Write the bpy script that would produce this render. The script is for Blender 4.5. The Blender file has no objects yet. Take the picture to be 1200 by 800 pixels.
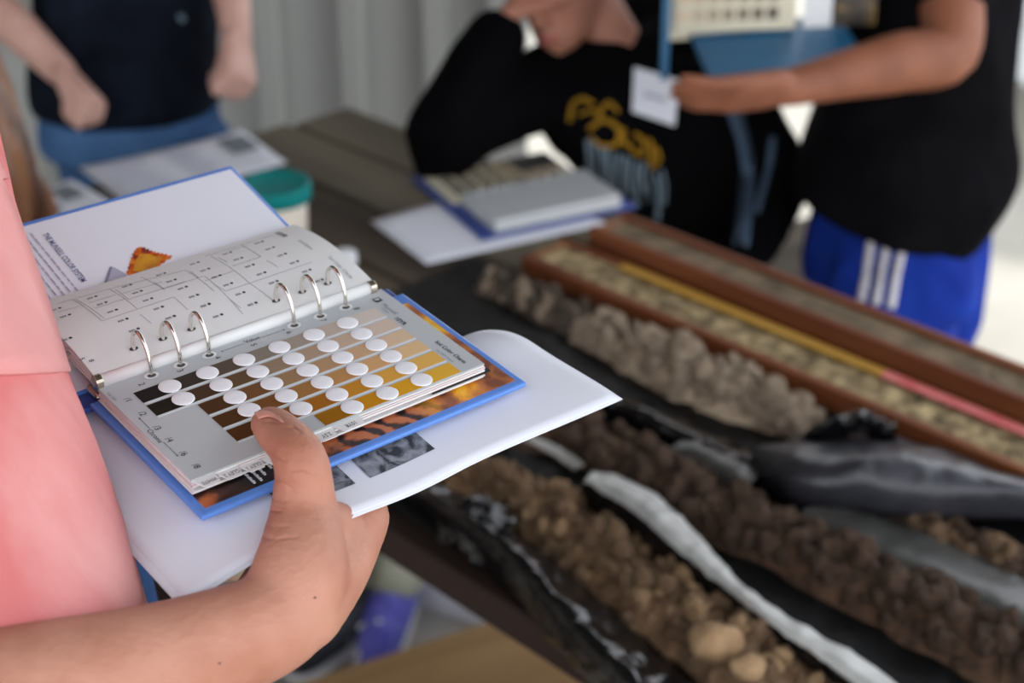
import bpy, math, random
from math import sin, cos, pi, radians, sqrt
from mathutils import Vector, Matrix, noise
random.seed(7)
S = bpy.context.scene
COL = S.collection
V3 = Vector

# ------------------------------------------------------------------ camera
F = 1833.0                                  # focal length in pixels of a 1200 wide frame
TH = math.atan(1000.0 / 1833.0)             # downward pitch
CAM = V3((0, 0, 1.79))
FW = V3((0, cos(TH), -sin(TH))); UP = V3((0, sin(TH), cos(TH)))
cd = bpy.data.cameras.new('camera'); cam = bpy.data.objects.new('camera', cd); COL.objects.link(cam)
cam.location = CAM; cam.rotation_euler = (pi / 2 - TH, 0, 0)
cd.sensor_width = 36.0; cd.lens = 36.0 * F / 1200.0
cd.clip_start = 0.02
cd.dof.use_dof = True; cd.dof.focus_distance = 0.83; cd.dof.aperture_fstop = 6.0
S.camera = cam

# ------------------------------------------------------------------ light
w = bpy.data.worlds.new('world'); S.world = w; w.use_nodes = True
nt = w.node_tree; bg = nt.nodes['Background']
tc = nt.nodes.new('ShaderNodeTexCoord'); sx = nt.nodes.new('ShaderNodeSeparateXYZ')
rp = nt.nodes.new('ShaderNodeValToRGB')
rp.color_ramp.elements[0].color = (0.95, 0.96, 1.0, 1); rp.color_ramp.elements[1].color = (0.80, 0.88, 1.0, 1)
nt.links.new(tc.outputs['Generated'], sx.inputs[0]); nt.links.new(sx.outputs['Z'], rp.inputs[0])
nt.links.new(rp.outputs[0], bg.inputs[0])
bg.inputs[1].default_value = 1.9
sd = bpy.data.lights.new('sun', 'SUN'); sun = bpy.data.objects.new('sun', sd); COL.objects.link(sun)
sd.energy = 1.7; sd.angle = radians(6); sd.color = (1.0, 0.95, 0.88)
sun.rotation_euler = V3((-0.42, -0.45, -1.0)).to_track_quat('-Z', 'Y').to_euler()
vs = S.view_settings
vs.view_transform = 'Standard'; vs.look = 'None'; vs.exposure = 0.48; vs.gamma = 1.0; vs.use_curve_mapping = False

# ------------------------------------------------------------------ small geometry helpers
def ray(px, py):
    return V3((1, 0, 0)) * ((px - 600) / F) + UP * ((400 - py) / F) + FW
def U(px, py, q):                            # place at a measured sight line and real depth q (metres)
    return CAM + ray(px, py) * q
def onz(px, py, z):
    d = ray(px, py); return CAM + d * ((z - CAM.z) / d.z)

ORG = {}
def mkmesh(name, V, Fc, smooth=False):
    me = bpy.data.meshes.new(name); me.from_pydata([tuple(v) for v in V], [], Fc); me.update()
    if smooth: me.polygons.foreach_set('use_smooth', [True] * len(me.polygons))
    return me
def link(name, me, m=None, parent=None):
    o = bpy.data.objects.new(name, me); COL.objects.link(o)
    if m is not None and me is not None:
        me.materials.clear(); me.materials.append(m)
    if parent is not None: o.parent = parent
    return o
def mesh(name, VF, m, parent=None, smooth=False, bev=0.0, local=False, solid=0.0):
    V, Fc = VF
    org = ORG.get(parent.name, V3((0, 0, 0))) if (parent is not None and not local) else V3((0, 0, 0))
    o = link(name, mkmesh(name, [V3(v) - org for v in V], Fc, smooth), m, parent)
    ORG[o.name] = org
    if solid:
        md = o.modifiers.new('solid', 'SOLIDIFY'); md.thickness = solid; md.offset = 0
    if bev:
        md = o.modifiers.new('bevel', 'BEVEL'); md.width = bev; md.segments = 2; md.limit_method = 'ANGLE'
    return o
def tag(o, label, cat, group=None):
    o['label'] = label; o['category'] = cat
    if group: o['group'] = group
    return o
def struct(o):
    o['kind'] = 'structure'; return o
def empty(name, loc, label, cat, group=None, rz=0):
    o = bpy.data.objects.new(name, None); COL.objects.link(o); o.location = loc
    o.empty_display_size = 0.05
    ORG[o.name] = V3(loc); tag(o, label, cat, group); return o

def box(c, sx, sy, sz, ax=None, ay=None, az=None):
    ax = ax or V3((1, 0, 0)); ay = ay or V3((0, 1, 0)); az = az or V3((0, 0, 1)); c = V3(c)
    V = [c + ax * (i * sx / 2) + ay * (j * sy / 2) + az * (k * sz / 2) for i in (-1, 1) for j in (-1, 1) for k in (-1, 1)]
    return V, [(0, 1, 3, 2), (4, 6, 7, 5), (0, 4, 5, 1), (2, 3, 7, 6), (0, 2, 6, 4), (1, 5, 7, 3)]
def lbox(x0, x1, y0, y1, z0, z1):
    return box(((x0 + x1) / 2, (y0 + y1) / 2, (z0 + z1) / 2), x1 - x0, y1 - y0, z1 - z0)
def join(*vfs):
    V, Fc = [], []
    for v, f in vfs:
        n = len(V); V += list(v); Fc += [tuple(i + n for i in q) for q in f]
    return V, Fc
def cr(P, t):                                # Catmull-Rom through a list (vectors or tuples of floats)
    n = len(P) - 1; i = min(int(t * n), n - 1); u = t * n - i
    a, b, c, d = P[max(i - 1, 0)], P[i], P[i + 1], P[min(i + 2, n)]
    f = lambda a, b, c, d: 0.5 * (2 * b + (c - a) * u + (2 * a - 5 * b + 4 * c - d) * u * u + (3 * b - a - 3 * c + d) * u ** 3)
    if isinstance(b, Vector): return V3([f(a[k], b[k], c[k], d[k]) for k in range(3)])
    if isinstance(b, tuple): return tuple(f(a[k], b[k], c[k], d[k]) for k in range(len(b)))
    return f(a, b, c, d)
def tube(P, Rr, side=None, n=14, sub=5, cap=True):
    """tapered, smoothly bent limb with round ends; radius a number or (along side, across)"""
    P = [V3(p) for p in P]; Rr = [r if isinstance(r, tuple) else (r, r) for r in Rr]
    N = (len(P) - 1) * sub
    C = [cr(P, i / N) for i in range(N + 1)]; RR = [cr(Rr, i / N) for i in range(N + 1)]
    rings = []
    s = V3(side) if side is not None else None
    for i, c in enumerate(C):
        t = (C[min(i + 1, N)] - C[max(i - 1, 0)]).normalized()
        if s is None:
            s = t.cross(V3((0, 0, 1)));
            if s.length < 1e-3: s = t.cross(V3((1, 0, 0)))
        a = (s - t * s.dot(t)).normalized(); b = t.cross(a)
        if side is None: s = a
        rings.append((c, a, b, t, RR[i]))
    seq = []
    if cap:
        c, a, b, t, r = rings[0]; m = (r[0] + r[1]) / 2
        for k in (80, 55, 28): seq.append((c - t * m * sin(radians(k)), a, b, (r[0] * cos(radians(k)), r[1] * cos(radians(k)))))
    seq += [(c, a, b, r) for c, a, b, t, r in rings]
    if cap:
        c, a, b, t, r = rings[-1]; m = (r[0] + r[1]) / 2
        for k in (28, 55, 80): seq.append((c + t * m * sin(radians(k)), a, b, (r[0] * cos(radians(k)), r[1] * cos(radians(k)))))
    V, Fc = [], []
    for c, a, b, r in seq:
        for k in range(n):
            an = 2 * pi * k / n; V.append(c + a * (r[0] * cos(an)) + b * (r[1] * sin(an)))
    for i in range(len(seq) - 1):
        for k in range(n):
            k2 = (k + 1) % n; Fc.append((i * n + k, i * n + k2, (i + 1) * n + k2, (i + 1) * n + k))
    Fc.append(tuple(range(n - 1, -1, -1))); Fc.append(tuple(range((len(seq) - 1) * n, len(seq) * n)))
    return V, Fc
def loft(rings, n=28, sub=4, p=2.3):
    """closed body from rings (centre, half-width vector, half-depth vector)"""
    N = (len(rings) - 1) * sub
    V, Fc = [], []
    cs = [V3(r[0]) for r in rings]; aa = [V3(r[1]) for r in rings]; bb = [V3(r[2]) for r in rings]
    for i in range(N + 1):
        c, a, b = cr(cs, i / N), cr(aa, i / N), cr(bb, i / N)
        for k in range(n):
            an = 2 * pi * k / n; x, y = cos(an), sin(an)
            V.append(c + a * (math.copysign(abs(x) ** (2 / p), x)) + b * (math.copysign(abs(y) ** (2 / p), y)))
    for i in range(N):
        for k in range(n):
            k2 = (k + 1) % n; Fc.append((i * n + k, i * n + k2, (i + 1) * n + k2, (i + 1) * n + k))
    Fc.append(tuple(range(n - 1, -1, -1))); Fc.append(tuple(range(N * n, (N + 1) * n)))
    return V, Fc
def ell(c, rx, ry, rz, ax=None, ay=None, az=None, n=16, m=10):
    ax = ax or V3((1, 0, 0)); ay = ay or V3((0, 1, 0)); az = az or V3((0, 0, 1)); c = V3(c)
    V, Fc = [], []
    for i in range(m + 1):
        ph = -pi / 2 * 0.97 + pi * 0.97 * i / m
        for k in range(n):
            an = 2 * pi * k / n
            V.append(c + ax * (rx * cos(ph) * cos(an)) + ay * (ry * cos(ph) * sin(an)) + az * (rz * sin(ph)))
    for i in range(m):
        for k in range(n):
            k2 = (k + 1) % n; Fc.append((i * n + k, i * n + k2, (i + 1) * n + k2, (i + 1) * n + k))
    Fc.append(tuple(range(n - 1, -1, -1))); Fc.append(tuple(range(m * n, (m + 1) * n)))
    return V, Fc
def remesh(vfs, voxel, smooth=6, fac=0.5):
    """one continuous surface from overlapping closed shapes"""
    me = mkmesh('tmp', *join(*vfs)); o = bpy.data.objects.new('tmp', me); COL.objects.link(o)
    md = o.modifiers.new('r', 'REMESH'); md.mode = 'VOXEL'; md.voxel_size = voxel
    if smooth:
        md = o.modifiers.new('s', 'SMOOTH'); md.iterations = smooth; md.factor = fac
    dg = bpy.context.evaluated_depsgraph_get()
    out = bpy.data.meshes.new_from_object(o.evaluated_get(dg))
    bpy.data.objects.remove(o); bpy.data.meshes.remove(me)
    out.polygons.foreach_set('use_smooth', [True] * len(out.polygons))
    return out
def body_obj(name, vfs, voxel, m, parent, smooth=6, fold=None, fac=0.5, fn=None):
    me = remesh(vfs, voxel, smooth, fac); me.name = name
    org = ORG[parent.name]
    if fold:                                 # cloth folds: real displacement along the normal
        amp, sc, st = fold
        nn = [v.normal.copy() for v in me.vertices]
        for v, q in zip(me.vertices, nn):
            p = v.co
            d = noise.noise(V3((p.x * sc, p.y * sc, p.z * sc * st))) + 0.5 * noise.noise(V3((p.x * sc * 2.3 + 5, p.y * sc * 2.3, p.z * sc * st * 2)))
            v.co = p + q * (amp * (1 - 2 * abs(d)))
    if fn:
        for v in me.vertices: v.co = fn(v.co)
    for v in me.vertices: v.co = v.co - org
    o = link(name, me, m, parent); ORG[o.name] = org
    return o

# ------------------------------------------------------------------ materials
def srgb(r, g, b):
    f = lambda c: (c / 255 / 12.92) if c / 255 <= 0.04045 else ((c / 255 + 0.055) / 1.055) ** 2.4
    return (f(r), f(g), f(b), 1)
def mat(name, col, rough=0.6, col2=None, scale=20.0, detail=4.0, lo=0.35, hi=0.65, bump=0.0, bscale=None, metal=0.0, spec=0.5,
        stretch=(1, 1, 1), sss=0.0, alpha=1.0, trans=0.0, coat=0.0, bdist=0.01, rot=(0, 0, 0)):
    m = bpy.data.materials.new(name); m.use_nodes = True; t = m.node_tree; b = t.nodes['Principled BSDF']
    b.inputs['Roughness'].default_value = rough; b.inputs['Metallic'].default_value = metal
    b.inputs['Specular IOR Level'].default_value = spec; b.inputs['Base Color'].default_value = col
    b.inputs['Alpha'].default_value = alpha; b.inputs['Transmission Weight'].default_value = trans
    b.inputs['Coat Weight'].default_value = coat
    if sss:
        b.inputs['Subsurface Weight'].default_value = sss; b.inputs['Subsurface Radius'].default_value = (0.012, 0.004, 0.002)
        b.inputs['Subsurface Scale'].default_value = 1.0
    tcn = t.nodes.new('ShaderNodeTexCoord'); mp = t.nodes.new('ShaderNodeMapping')
    mp.inputs['Scale'].default_value = stretch; mp.inputs['Rotation'].default_value = rot
    t.links.new(tcn.outputs['Object'], mp.inputs[0])
    if col2:
        nz = t.nodes.new('ShaderNodeTexNoise'); nz.inputs['Scale'].default_value = scale; nz.inputs['Detail'].default_value = detail
        t.links.new(mp.outputs[0], nz.inputs['Vector'])
        r = t.nodes.new('ShaderNodeValToRGB'); r.color_ramp.elements[0].position = lo; r.color_ramp.elements[1].position = hi
        r.color_ramp.elements[0].color = col; r.color_ramp.elements[1].color = col2
        t.links.new(nz.outputs['Fac'], r.inputs[0]); t.links.new(r.outputs[0], b.inputs['Base Color'])
    if bump:
        n2 = t.nodes.new('ShaderNodeTexNoise'); n2.inputs['Scale'].default_value = bscale or scale * 3; n2.inputs['Detail'].default_value = 5
        t.links.new(mp.outputs[0], n2.inputs['Vector'])
        bp = t.nodes.new('ShaderNodeBump'); bp.inputs['Strength'].default_value = bump; bp.inputs['Distance'].default_value = bdist
        t.links.new(n2.outputs['Fac'], bp.inputs['Height']); t.links.new(bp.outputs[0], b.inputs['Normal'])
    return m
M = {}
M['ground'] = mat('concrete', srgb(176, 170, 156), 0.85, srgb(190, 185, 172), 3, bump=0.2, bscale=60)
M['siding'] = mat('siding', srgb(164, 166, 163), 0.45, srgb(178, 179, 175), 2, stretch=(1, 1, .15), spec=.4)
M['steel'] = mat('dark_steel', srgb(60, 60, 58), 0.6, srgb(75, 74, 70), 6)
M['wood'] = mat('weathered_wood', srgb(58, 50, 42), 0.85, srgb(96, 86, 72), 9, spec=.2, bump=0.35, bscale=30, stretch=(.12, 1, 1))
M['woodedge'] = mat('dark_stained_wood', srgb(34, 25, 22), 0.75, srgb(50, 38, 33), 10, spec=.15, bump=0.2, bscale=30, stretch=(.12, 1, 1))
M['woodend'] = mat('grey_wood', srgb(84, 78, 68), 0.85, srgb(116, 108, 92), 8, spec=.2, bump=0.3, bscale=30, stretch=(.12, 1, 1))
M['redwood'] = mat('redwood', srgb(98, 52, 28), 0.55, srgb(140, 82, 46), 14, spec=.3, bump=0.1, stretch=(.1, 1, 1))
M['redwood2'] = mat('redwood_light', srgb(128, 80, 46), 0.55, srgb(186, 132, 88), 14, stretch=(.1, 1, 1))
M['tanwood'] = mat('tan_board', srgb(128, 96, 60), 0.6, srgb(168, 134, 92), 12, stretch=(1, .1, 1), lo=.3, hi=.7)
M['coregrey'] = mat('grey_core_soil', srgb(96, 82, 64), 0.95, srgb(134, 116, 92), 30, bump=0.8, bscale=90)
M['corepale'] = mat('pale_core_soil', srgb(104, 88, 62), 0.95, srgb(184, 162, 120), 45, bump=0.8, bscale=90)
M['yellow'] = mat('yellow_tape', srgb(176, 130, 26), 0.5)
M['redtape'] = mat('red_tape', srgb(196, 66, 66), 0.4, srgb(214, 120, 112), 20)
M['soil1'] = mat('pale_grey_soil', srgb(136, 115, 96), 0.95, srgb(200, 178, 152), 60, bump=0.7, bscale=260)
M['soil1d'] = mat('dark_grey_soil', srgb(70, 58, 48), 0.95, srgb(104, 90, 74), 60, bump=0.7, bscale=260)
M['soil2'] = mat('dark_brown_soil', srgb(64, 46, 33), 0.95, srgb(104, 78, 58), 60, bump=0.7, bscale=260)
M['soil3'] = mat('tan_brown_soil', srgb(104, 80, 58), 0.95, srgb(154, 122, 90), 50, bump=0.7, bscale=260)
M['soil3l'] = mat('light_tan_clod', srgb(140, 110, 78), 0.95, srgb(170, 140, 104), 40, bump=0.5, bscale=200)
M['plastic'] = mat('black_film', srgb(12, 12, 13), 0.16, srgb(18, 18, 20), 12, bump=0.5, bscale=26, spec=.6)
M['plasticg'] = mat('grey_film', srgb(30, 30, 33), 0.34, srgb(56, 56, 62), 7, bump=0.6, bscale=22, spec=.5)
M['filmclear'] = mat('smoky_film', srgb(56, 56, 54), 0.35, srgb(84, 83, 80), 9, bump=0.4, bscale=20, spec=.5)
M['plasticw'] = mat('white_film', srgb(158, 158, 154), 0.4, srgb(190, 190, 186), 14, bump=0.5, bscale=40)
M['paper'] = mat('paper', srgb(222, 224, 234), 0.8, srgb(226, 228, 237), 5)
M['ink'] = mat('grey_ink', srgb(120, 128, 134), 0.8)
M['inkd'] = mat('black_ink', srgb(40, 42, 46), 0.7)
M['inkb'] = mat('navy_ink', srgb(52, 56, 110), 0.7)
M['inkp'] = mat('faint_ink', srgb(192, 194, 210), 0.8)
M['inkl'] = mat('pale_grey_ink', srgb(176, 178, 196), 0.8)
M['teal'] = mat('teal_plastic', srgb(0, 112, 110), 0.5, srgb(2, 122, 120), 5, spec=.2)
M['cup'] = mat('cream_plastic', srgb(214, 204, 188), 0.5, srgb(222, 212, 198), 5)
M['whitep'] = mat('white_plastic', srgb(226, 226, 230), 0.4)
M['blue'] = mat('blue_vinyl', srgb(84, 128, 206), 0.38, srgb(92, 138, 214), 6)
M['blued'] = mat('dark_blue_vinyl', srgb(48, 72, 150), 0.4, srgb(58, 84, 164), 6)
M['teald'] = mat('petrol_vinyl', srgb(12, 84, 122), 0.4, srgb(20, 96, 136), 6)
M['card'] = mat('grey_card', srgb(176, 180, 183), 0.45, srgb(180, 184, 186), 4, spec=.3)
M['rule'] = mat('pale_rule', srgb(200, 204, 206), 0.5, spec=.3)
M['roof'] = mat('dark_roof', srgb(86, 80, 72), 0.8, srgb(98, 92, 84), 4)
M['leaf'] = mat('page_white', srgb(220, 221, 220), 0.5, srgb(226, 226, 225), 4)
M['leaf_bounce'] = mat('page_pink_bounce', srgb(222, 206, 204), 0.6)  # pink reflected from the shirt is put into this page colour
M['chrome'] = mat('chrome', srgb(226, 222, 214), 0.12, metal=1.0)
M['steelp'] = mat('nickel', srgb(190, 180, 164), 0.25, metal=1.0)
M['dot'] = mat('white_hole', srgb(232, 232, 236), 0.5)
M['black'] = mat('black_plastic', srgb(22, 24, 30), 0.5)
M['skinA'] = mat('skin', srgb(166, 110, 89), 0.5, srgb(184, 132, 111), 22, sss=.05, bump=.3, bscale=220, spec=.3, bdist=.003)
M['skinB'] = mat('skin_pale', srgb(194, 150, 136), 0.6, srgb(206, 164, 150), 20, sss=.06)
M['skinC'] = mat('skin_warm', srgb(150, 98, 78), 0.6, srgb(164, 112, 92), 20, sss=.06)
M['skinD'] = mat('skin_tan', srgb(126, 74, 50), 0.6, srgb(142, 86, 60), 20, sss=.06)
M['nail'] = mat('nail', srgb(206, 150, 132), 0.3)
M['lips'] = mat('lips', srgb(160, 86, 80), 0.5)
M['eye'] = mat('eye', srgb(230, 228, 224), 0.2)
M['iris'] = mat('iris', srgb(60, 44, 34), 0.2)
M['pink'] = mat('pink_cotton', srgb(202, 116, 115), 0.9, srgb(222, 164, 160), 10, detail=6, spec=.1, lo=.42, hi=.66, stretch=(1, 1, .22), bump=.15, bscale=500, bdist=.002)
M['pinkp'] = mat('pink_pocket', srgb(203, 124, 122), 0.9, srgb(218, 160, 157), 9, spec=.1, stretch=(1, 1, .4), bump=.15, bscale=500, bdist=.002)
M['denim'] = mat('denim', srgb(28, 48, 82), 0.9, srgb(50, 80, 122), 8, spec=.1, bump=.2, bscale=300)
M['denimB'] = mat('blue_denim', srgb(40, 66, 104), 0.9, srgb(80, 116, 160), 6, spec=.1, bump=.2, bscale=300)
M['navy'] = mat('navy_cotton', srgb(14, 17, 25), 0.9, srgb(26, 32, 44), 8, spec=.05)
M['blk'] = mat('black_cotton', srgb(6, 6, 8), 0.95, srgb(9, 9, 11), 8, spec=.03)
M['blkt'] = mat('black_tee', srgb(11, 11, 13), 0.95, srgb(19, 18, 21), 8, spec=.04)
M['greyst'] = mat('blue_grey_stripe', srgb(70, 86, 104), 0.9, spec=.1)
M['royal'] = mat('royal_blue', srgb(16, 38, 122), 0.85, srgb(26, 56, 150), 9, spec=.1)
M['white'] = mat('white_cloth', srgb(216, 212, 216), 0.8)
M['gold'] = mat('gold_print', srgb(140, 104, 28), 0.8, spec=.1)
M['silver'] = mat('silver_print', srgb(100, 116, 128), 0.8, spec=.1)
M['hairbr'] = mat('brown_hair', srgb(70, 44, 30), 0.45, srgb(128, 84, 52), 30, stretch=(1, 1, .1))
M['hairdk'] = mat('dark_hair', srgb(30, 22, 18), 0.45, srgb(52, 38, 28), 30, stretch=(1, 1, .1))
M['khaki'] = mat('grey_trousers', srgb(70, 72, 78), 0.9)
M['beige'] = mat('beige_cotton', srgb(168, 154, 128), 0.9, srgb(182, 168, 144), 8, spec=.1)
M['mole'] = mat('mole', srgb(104, 66, 52), .6)
M['sage'] = mat('sage_trousers', srgb(140, 140, 122), 0.9, srgb(160, 160, 142), 10, spec=.1)
M['filmflat'] = mat('black_ground_film', srgb(12, 12, 13), 0.5, srgb(18, 18, 19), 12, bump=0.4, bscale=26, spec=.25)
M['shoeblue'] = mat('blue_mesh_fabric', srgb(74, 74, 168), 0.8, srgb(104, 102, 190), 30)
M['shoedark'] = mat('charcoal_mesh_fabric', srgb(36, 38, 44), 0.7)
M['shoegrey'] = mat('grey_stripe', srgb(112, 112, 116), 0.7)
M['rubber'] = mat('white_rubber', srgb(214, 214, 216), 0.6)
M['block'] = mat('green_grey_concrete', srgb(132, 132, 116), 0.95, srgb(154, 154, 138), 12, bump=.4, bscale=120)
M['carwhite'] = mat('white_car_paint', srgb(214, 220, 228), 0.25, coat=.6)
M['glass'] = mat('tinted_glass', srgb(30, 36, 42), 0.08)
M['tyre'] = mat('tyre', srgb(26, 26, 27), 0.85)
M['cream'] = mat('cream_card', srgb(206, 198, 172), 0.6, srgb(214, 206, 182), 6)
M['tissue'] = mat('tissue', srgb(224, 222, 214), 0.9, srgb(230, 228, 222), 8)
def stripes_print(name, cols, scale, distort, vec=(1, 1, 1), rot=(0, 0, 0), rough=.35):
    m = bpy.data.materials.new(name); m.use_nodes = True; t = m.node_tree; b = t.nodes['Principled BSDF']
    b.inputs['Roughness'].default_value = rough
    tcn = t.nodes.new('ShaderNodeTexCoord'); mp = t.nodes.new('ShaderNodeMapping'); mp.inputs['Scale'].default_value = vec; mp.inputs['Rotation'].default_value = rot
    nz = t.nodes.new('ShaderNodeTexNoise'); nz.inputs['Scale'].default_value = scale; nz.inputs['Detail'].default_value = 6; nz.inputs['Distortion'].default_value = distort
    r = t.nodes.new('ShaderNodeValToRGB'); cr_ = r.color_ramp
    while len(cr_.elements) < len(cols): cr_.elements.new(0.5)
    for e, (p, c) in zip(cr_.elements, cols): e.position = p; e.color = c
    t.links.new(tcn.outputs['Object'], mp.inputs[0]); t.links.new(mp.outputs[0], nz.inputs['Vector'])
    t.links.new(nz.outputs['Fac'], r.inputs[0]); t.links.new(r.outputs[0], b.inputs['Base Color'])
    return m

# ================================================================== the setting
TZ = 0.83                                    # table top height
D45 = V3((sqrt(.5), -sqrt(.5), 0)); N45 = V3((sqrt(.5), sqrt(.5), 0))   # along / across the table
def TP(s, w, z=TZ): return D45 * s + N45 * w + V3((0, 0, z))
def rempty(name, loc, rz, label, cat, group=None):
    o = empty(name, loc, label, cat, group); o.rotation_euler = (0, 0, rz); return o

g = struct(mesh('floor', lbox(-14, 20, -8, 26, -0.1, 0), M['ground']))
# corrugated metal siding, ribs as real folds
def siding(x0, x1, y, z0, z1, pitch=0.206, d=0.044):
    prof = []; x = x0
    while x < x1:
        prof += [(x, 0), (x + .012, -d), (x + .058, -d), (x + .070, 0)]; x += pitch
    prof.append((x, 0))
    V, Fc = [], []
    for (a, b) in prof:
        V += [(a, y + b, z0), (a, y + b, z1)]
    for i in range(len(prof) - 1): Fc.append((2 * i, 2 * i + 2, 2 * i + 3, 2 * i + 1))
    return V, Fc
wb = struct(mesh('wall_back', siding(-4.140, -0.06, 3.75, 0.0, 2.9), M['siding'], solid=.004))
struct(mesh('trim_1', lbox(-0.06, 0.04, 3.69, 3.81, 0, 2.9), M['siding'], bev=.006))
# roof of the open shelter with posts (above the frame); it keeps the sun off the table
struct(mesh('ceiling', lbox(-4.3, 1.75, -0.5, 4.6, 2.9, 2.96), M['roof']))
struct(mesh('wall_left_shade', lbox(-4.3, -4.2, -0.5, 3.8, 0, 2.9), M['roof']))  # unseen wall added to cut the light from the left
for i, (x, y) in enumerate([(1.6, -0.4), (-4.0, 4.4)]):
    struct(mesh('trim_%d' % (i + 2), lbox(x - .07, x + .07, y - .07, y + .07, 0, 2.9), M['steel'], bev=.008))

# ------------------------------------------------------------------ parked car at the far right
def car(loc, rz):
    r = rempty('car', loc, rz, 'white car parked on the pale paving at the right edge', 'car')
    L, W = 4.2, 1.7
    prof = [(-2.1, .24), (-2.1, .75), (-1.95, .92), (-1.1, 1.0), (-.55, 1.42), (.9, 1.46), (1.55, 1.05), (2.0, .98), (2.1, .7), (2.1, .24)]
    V, Fc = [], []
    for sy in (-1, 1):
        for (x, z) in prof: V.append((x, sy * W / 2 * (1.0 if z < 1.1 else .82), z))
    n = len(prof)
    Fc.append(tuple(range(n))); Fc.append(tuple(range(2 * n - 1, n - 1, -1)))
    for i in range(n): Fc.append((i, i + n, (i + 1) % n + n, (i + 1) % n))
    mesh('body', (V, Fc), M['carwhite'], r, local=True, bev=.05)
    for sy in (-1, 1):
        V = [(-.95, sy * .80, 1.06), (-.50, sy * .735, 1.37), (.82, sy * .735, 1.40), (1.36, sy * .80, 1.08)]
        V = [(x, y + sy * .02, z) for x, y, z in V] + [(x, y - sy * .05, z) for x, y, z in V]
        mesh('side_window', (V, [(0, 1, 2, 3), (7, 6, 5, 4), (0, 4, 5, 1), (1, 5, 6, 2), (2, 6, 7, 3), (3, 7, 4, 0)]), M['glass'], r, local=True)
        for x in (-1.3, 1.3):
            o = mesh('wheel', tube([(x, sy * .70, .32), (x, sy * .86, .32)], [.32, .32], side=(0, 0, 1), n=24, sub=1, cap=False), M['tyre'], r, local=True)
            h = mesh('hub_cap', tube([(x, sy * .85, .32), (x, sy * .875, .32)], [.19, .17], side=(0, 0, 1), n=18, sub=1, cap=False), M['steelp'], o, local=True)
    mesh('bumper', lbox(-2.16, -2.02, -.8, .8, .26, .50), M['carwhite'], r, local=True, bev=.03)
    mesh('head_lamp', lbox(-2.13, -1.98, -.8, -.48, .66, .80), M['whitep'], r, local=True, bev=.02)
    mesh('head_lamp', lbox(-2.13, -1.98, .48, .8, .66, .80), M['whitep'], r, local=True, bev=.02)
    mesh('windscreen', ([(-1.13, -.66, 1.035), (-1.13, .66, 1.035), (-.6, .62, 1.425), (-.6, -.62, 1.425)], [(0, 3, 2, 1)]), M['glass'], r, local=True, solid=.02)
car((3.60, 5.05, 0), radians(3))

# ------------------------------------------------------------------ picnic table
S0, S1 = -2.075, 0.35
tc0 = TP((S0 + S1) / 2, 1.22, 0)
tab = rempty('picnic_table', tc0, -pi / 4, 'long weathered plank table carrying the soil samples and papers', 'table')
edges = [.855, .99, 1.125, 1.26, 1.396, 1.53, 1.66]
for i in range(6):
    a, b = edges[i] - 1.22 + .006, edges[i + 1] - 1.22 - .006
    m = M['woodedge'] if i < 2 else (M['wood'] if i < 4 else M['woodend'])
    mesh('plank', lbox((S0 - S1) / 2 + .01 * (i % 2), (S1 - S0) / 2 - .008 * (i % 3), a, b, TZ - .042, TZ - .0006 * (i % 2)), m, tab, local=True, bev=.004)
for x in (-1.08, .85):
    mesh('cross_beam', lbox(x - .045, x + .045, -.36, .36, TZ - .132, TZ - .043), M['woodedge'], tab, local=True, bev=.004)
    for sy in (-1, 1):
        V, Fc = box((0, 0, 0), .045, .09, .80)
        a = -sy * .36
        V = [V3((x + v.x, v.y * cos(a) - v.z * sin(a) + sy * .20, v.y * sin(a) + v.z * cos(a) + .385)) for v in V]
        mesh('leg', (V, Fc), M['woodedge'], tab, local=True, bev=.003)

# ------------------------------------------------------------------ papers on the table
def sheet(name, corners, label, z=TZ + .0015, m='paper', lift=.0, cat='paper', group=None, thick=.0012):
    """a paper sheet from four table-plane corners, gently curled"""
    A, B, C_, D_ = [onz(px, py, z) for px, py in corners]
    base = (A + B + C_ + D_) / 4; base.z = z
    r = empty(name, base, label, cat, group)
    n = 10; V, Fc = [], []
    for i in range(n + 1):
        for j in range(n + 1):
            u, v = i / n, j / n
            p = (A * (1 - u) + B * u) * (1 - v) + (D_ * (1 - u) + C_ * u) * v
            p = p + V3((0, 0, lift * (abs(2 * u - 1) ** 3) * (1 - v) + .0004 * noise.noise(V3((u * 3, v * 3, 1)))))
            V.append(p)
    for i in range(n):
        for j in range(n):
            k = i * (n + 1) + j; Fc.append((k, k + n + 1, k + n + 2, k + 1))
    mesh('sheet', (V, Fc), M[m], r, smooth=True, solid=thick)
    def at(u, v, h=.0014):
        return (A * (1 - u) + B * u) * (1 - v) + (D_ * (1 - u) + C_ * u) * v + V3((0, 0, h))
    return r, at
def patch(at, u0, u1, v0, v1, h=.0016): return [at(u0, v0, h), at(u1, v0, h), at(u1, v1, h), at(u0, v1, h)]
pr, at = sheet('paper_sheet', [(93, 199), (283, 154), (336, 191), (150, 240)], 'printed white sheet lying across the far end of the table by the jeans', lift=.004)
VF = ([], [])
for i in range(13):
    v = .08 + i * .068
    for (u0, u1) in ((.06, .30 + .1 * random.random()), (.46, .60 + .1 * random.random())):
        VF = join(VF, (patch(at, u0, u1, v, v + .016, .0030), [(0, 1, 2, 3)]))
mesh('printed_text', VF, M['inkl'], pr)
mesh('printed_picture', (patch(at, .80, .97, .12, .55, .0034), [(0, 1, 2, 3)]), M['ink'], pr)
pr, at = sheet('paper_sheet', [(10, 233), (82, 210), (142, 243), (60, 276)], 'white sheet with two grey pictures, lower left of the table end')
mesh('printed_picture', (patch(at, .12, .44, .25, .62), [(0, 1, 2, 3)]), M['ink'], pr)
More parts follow.
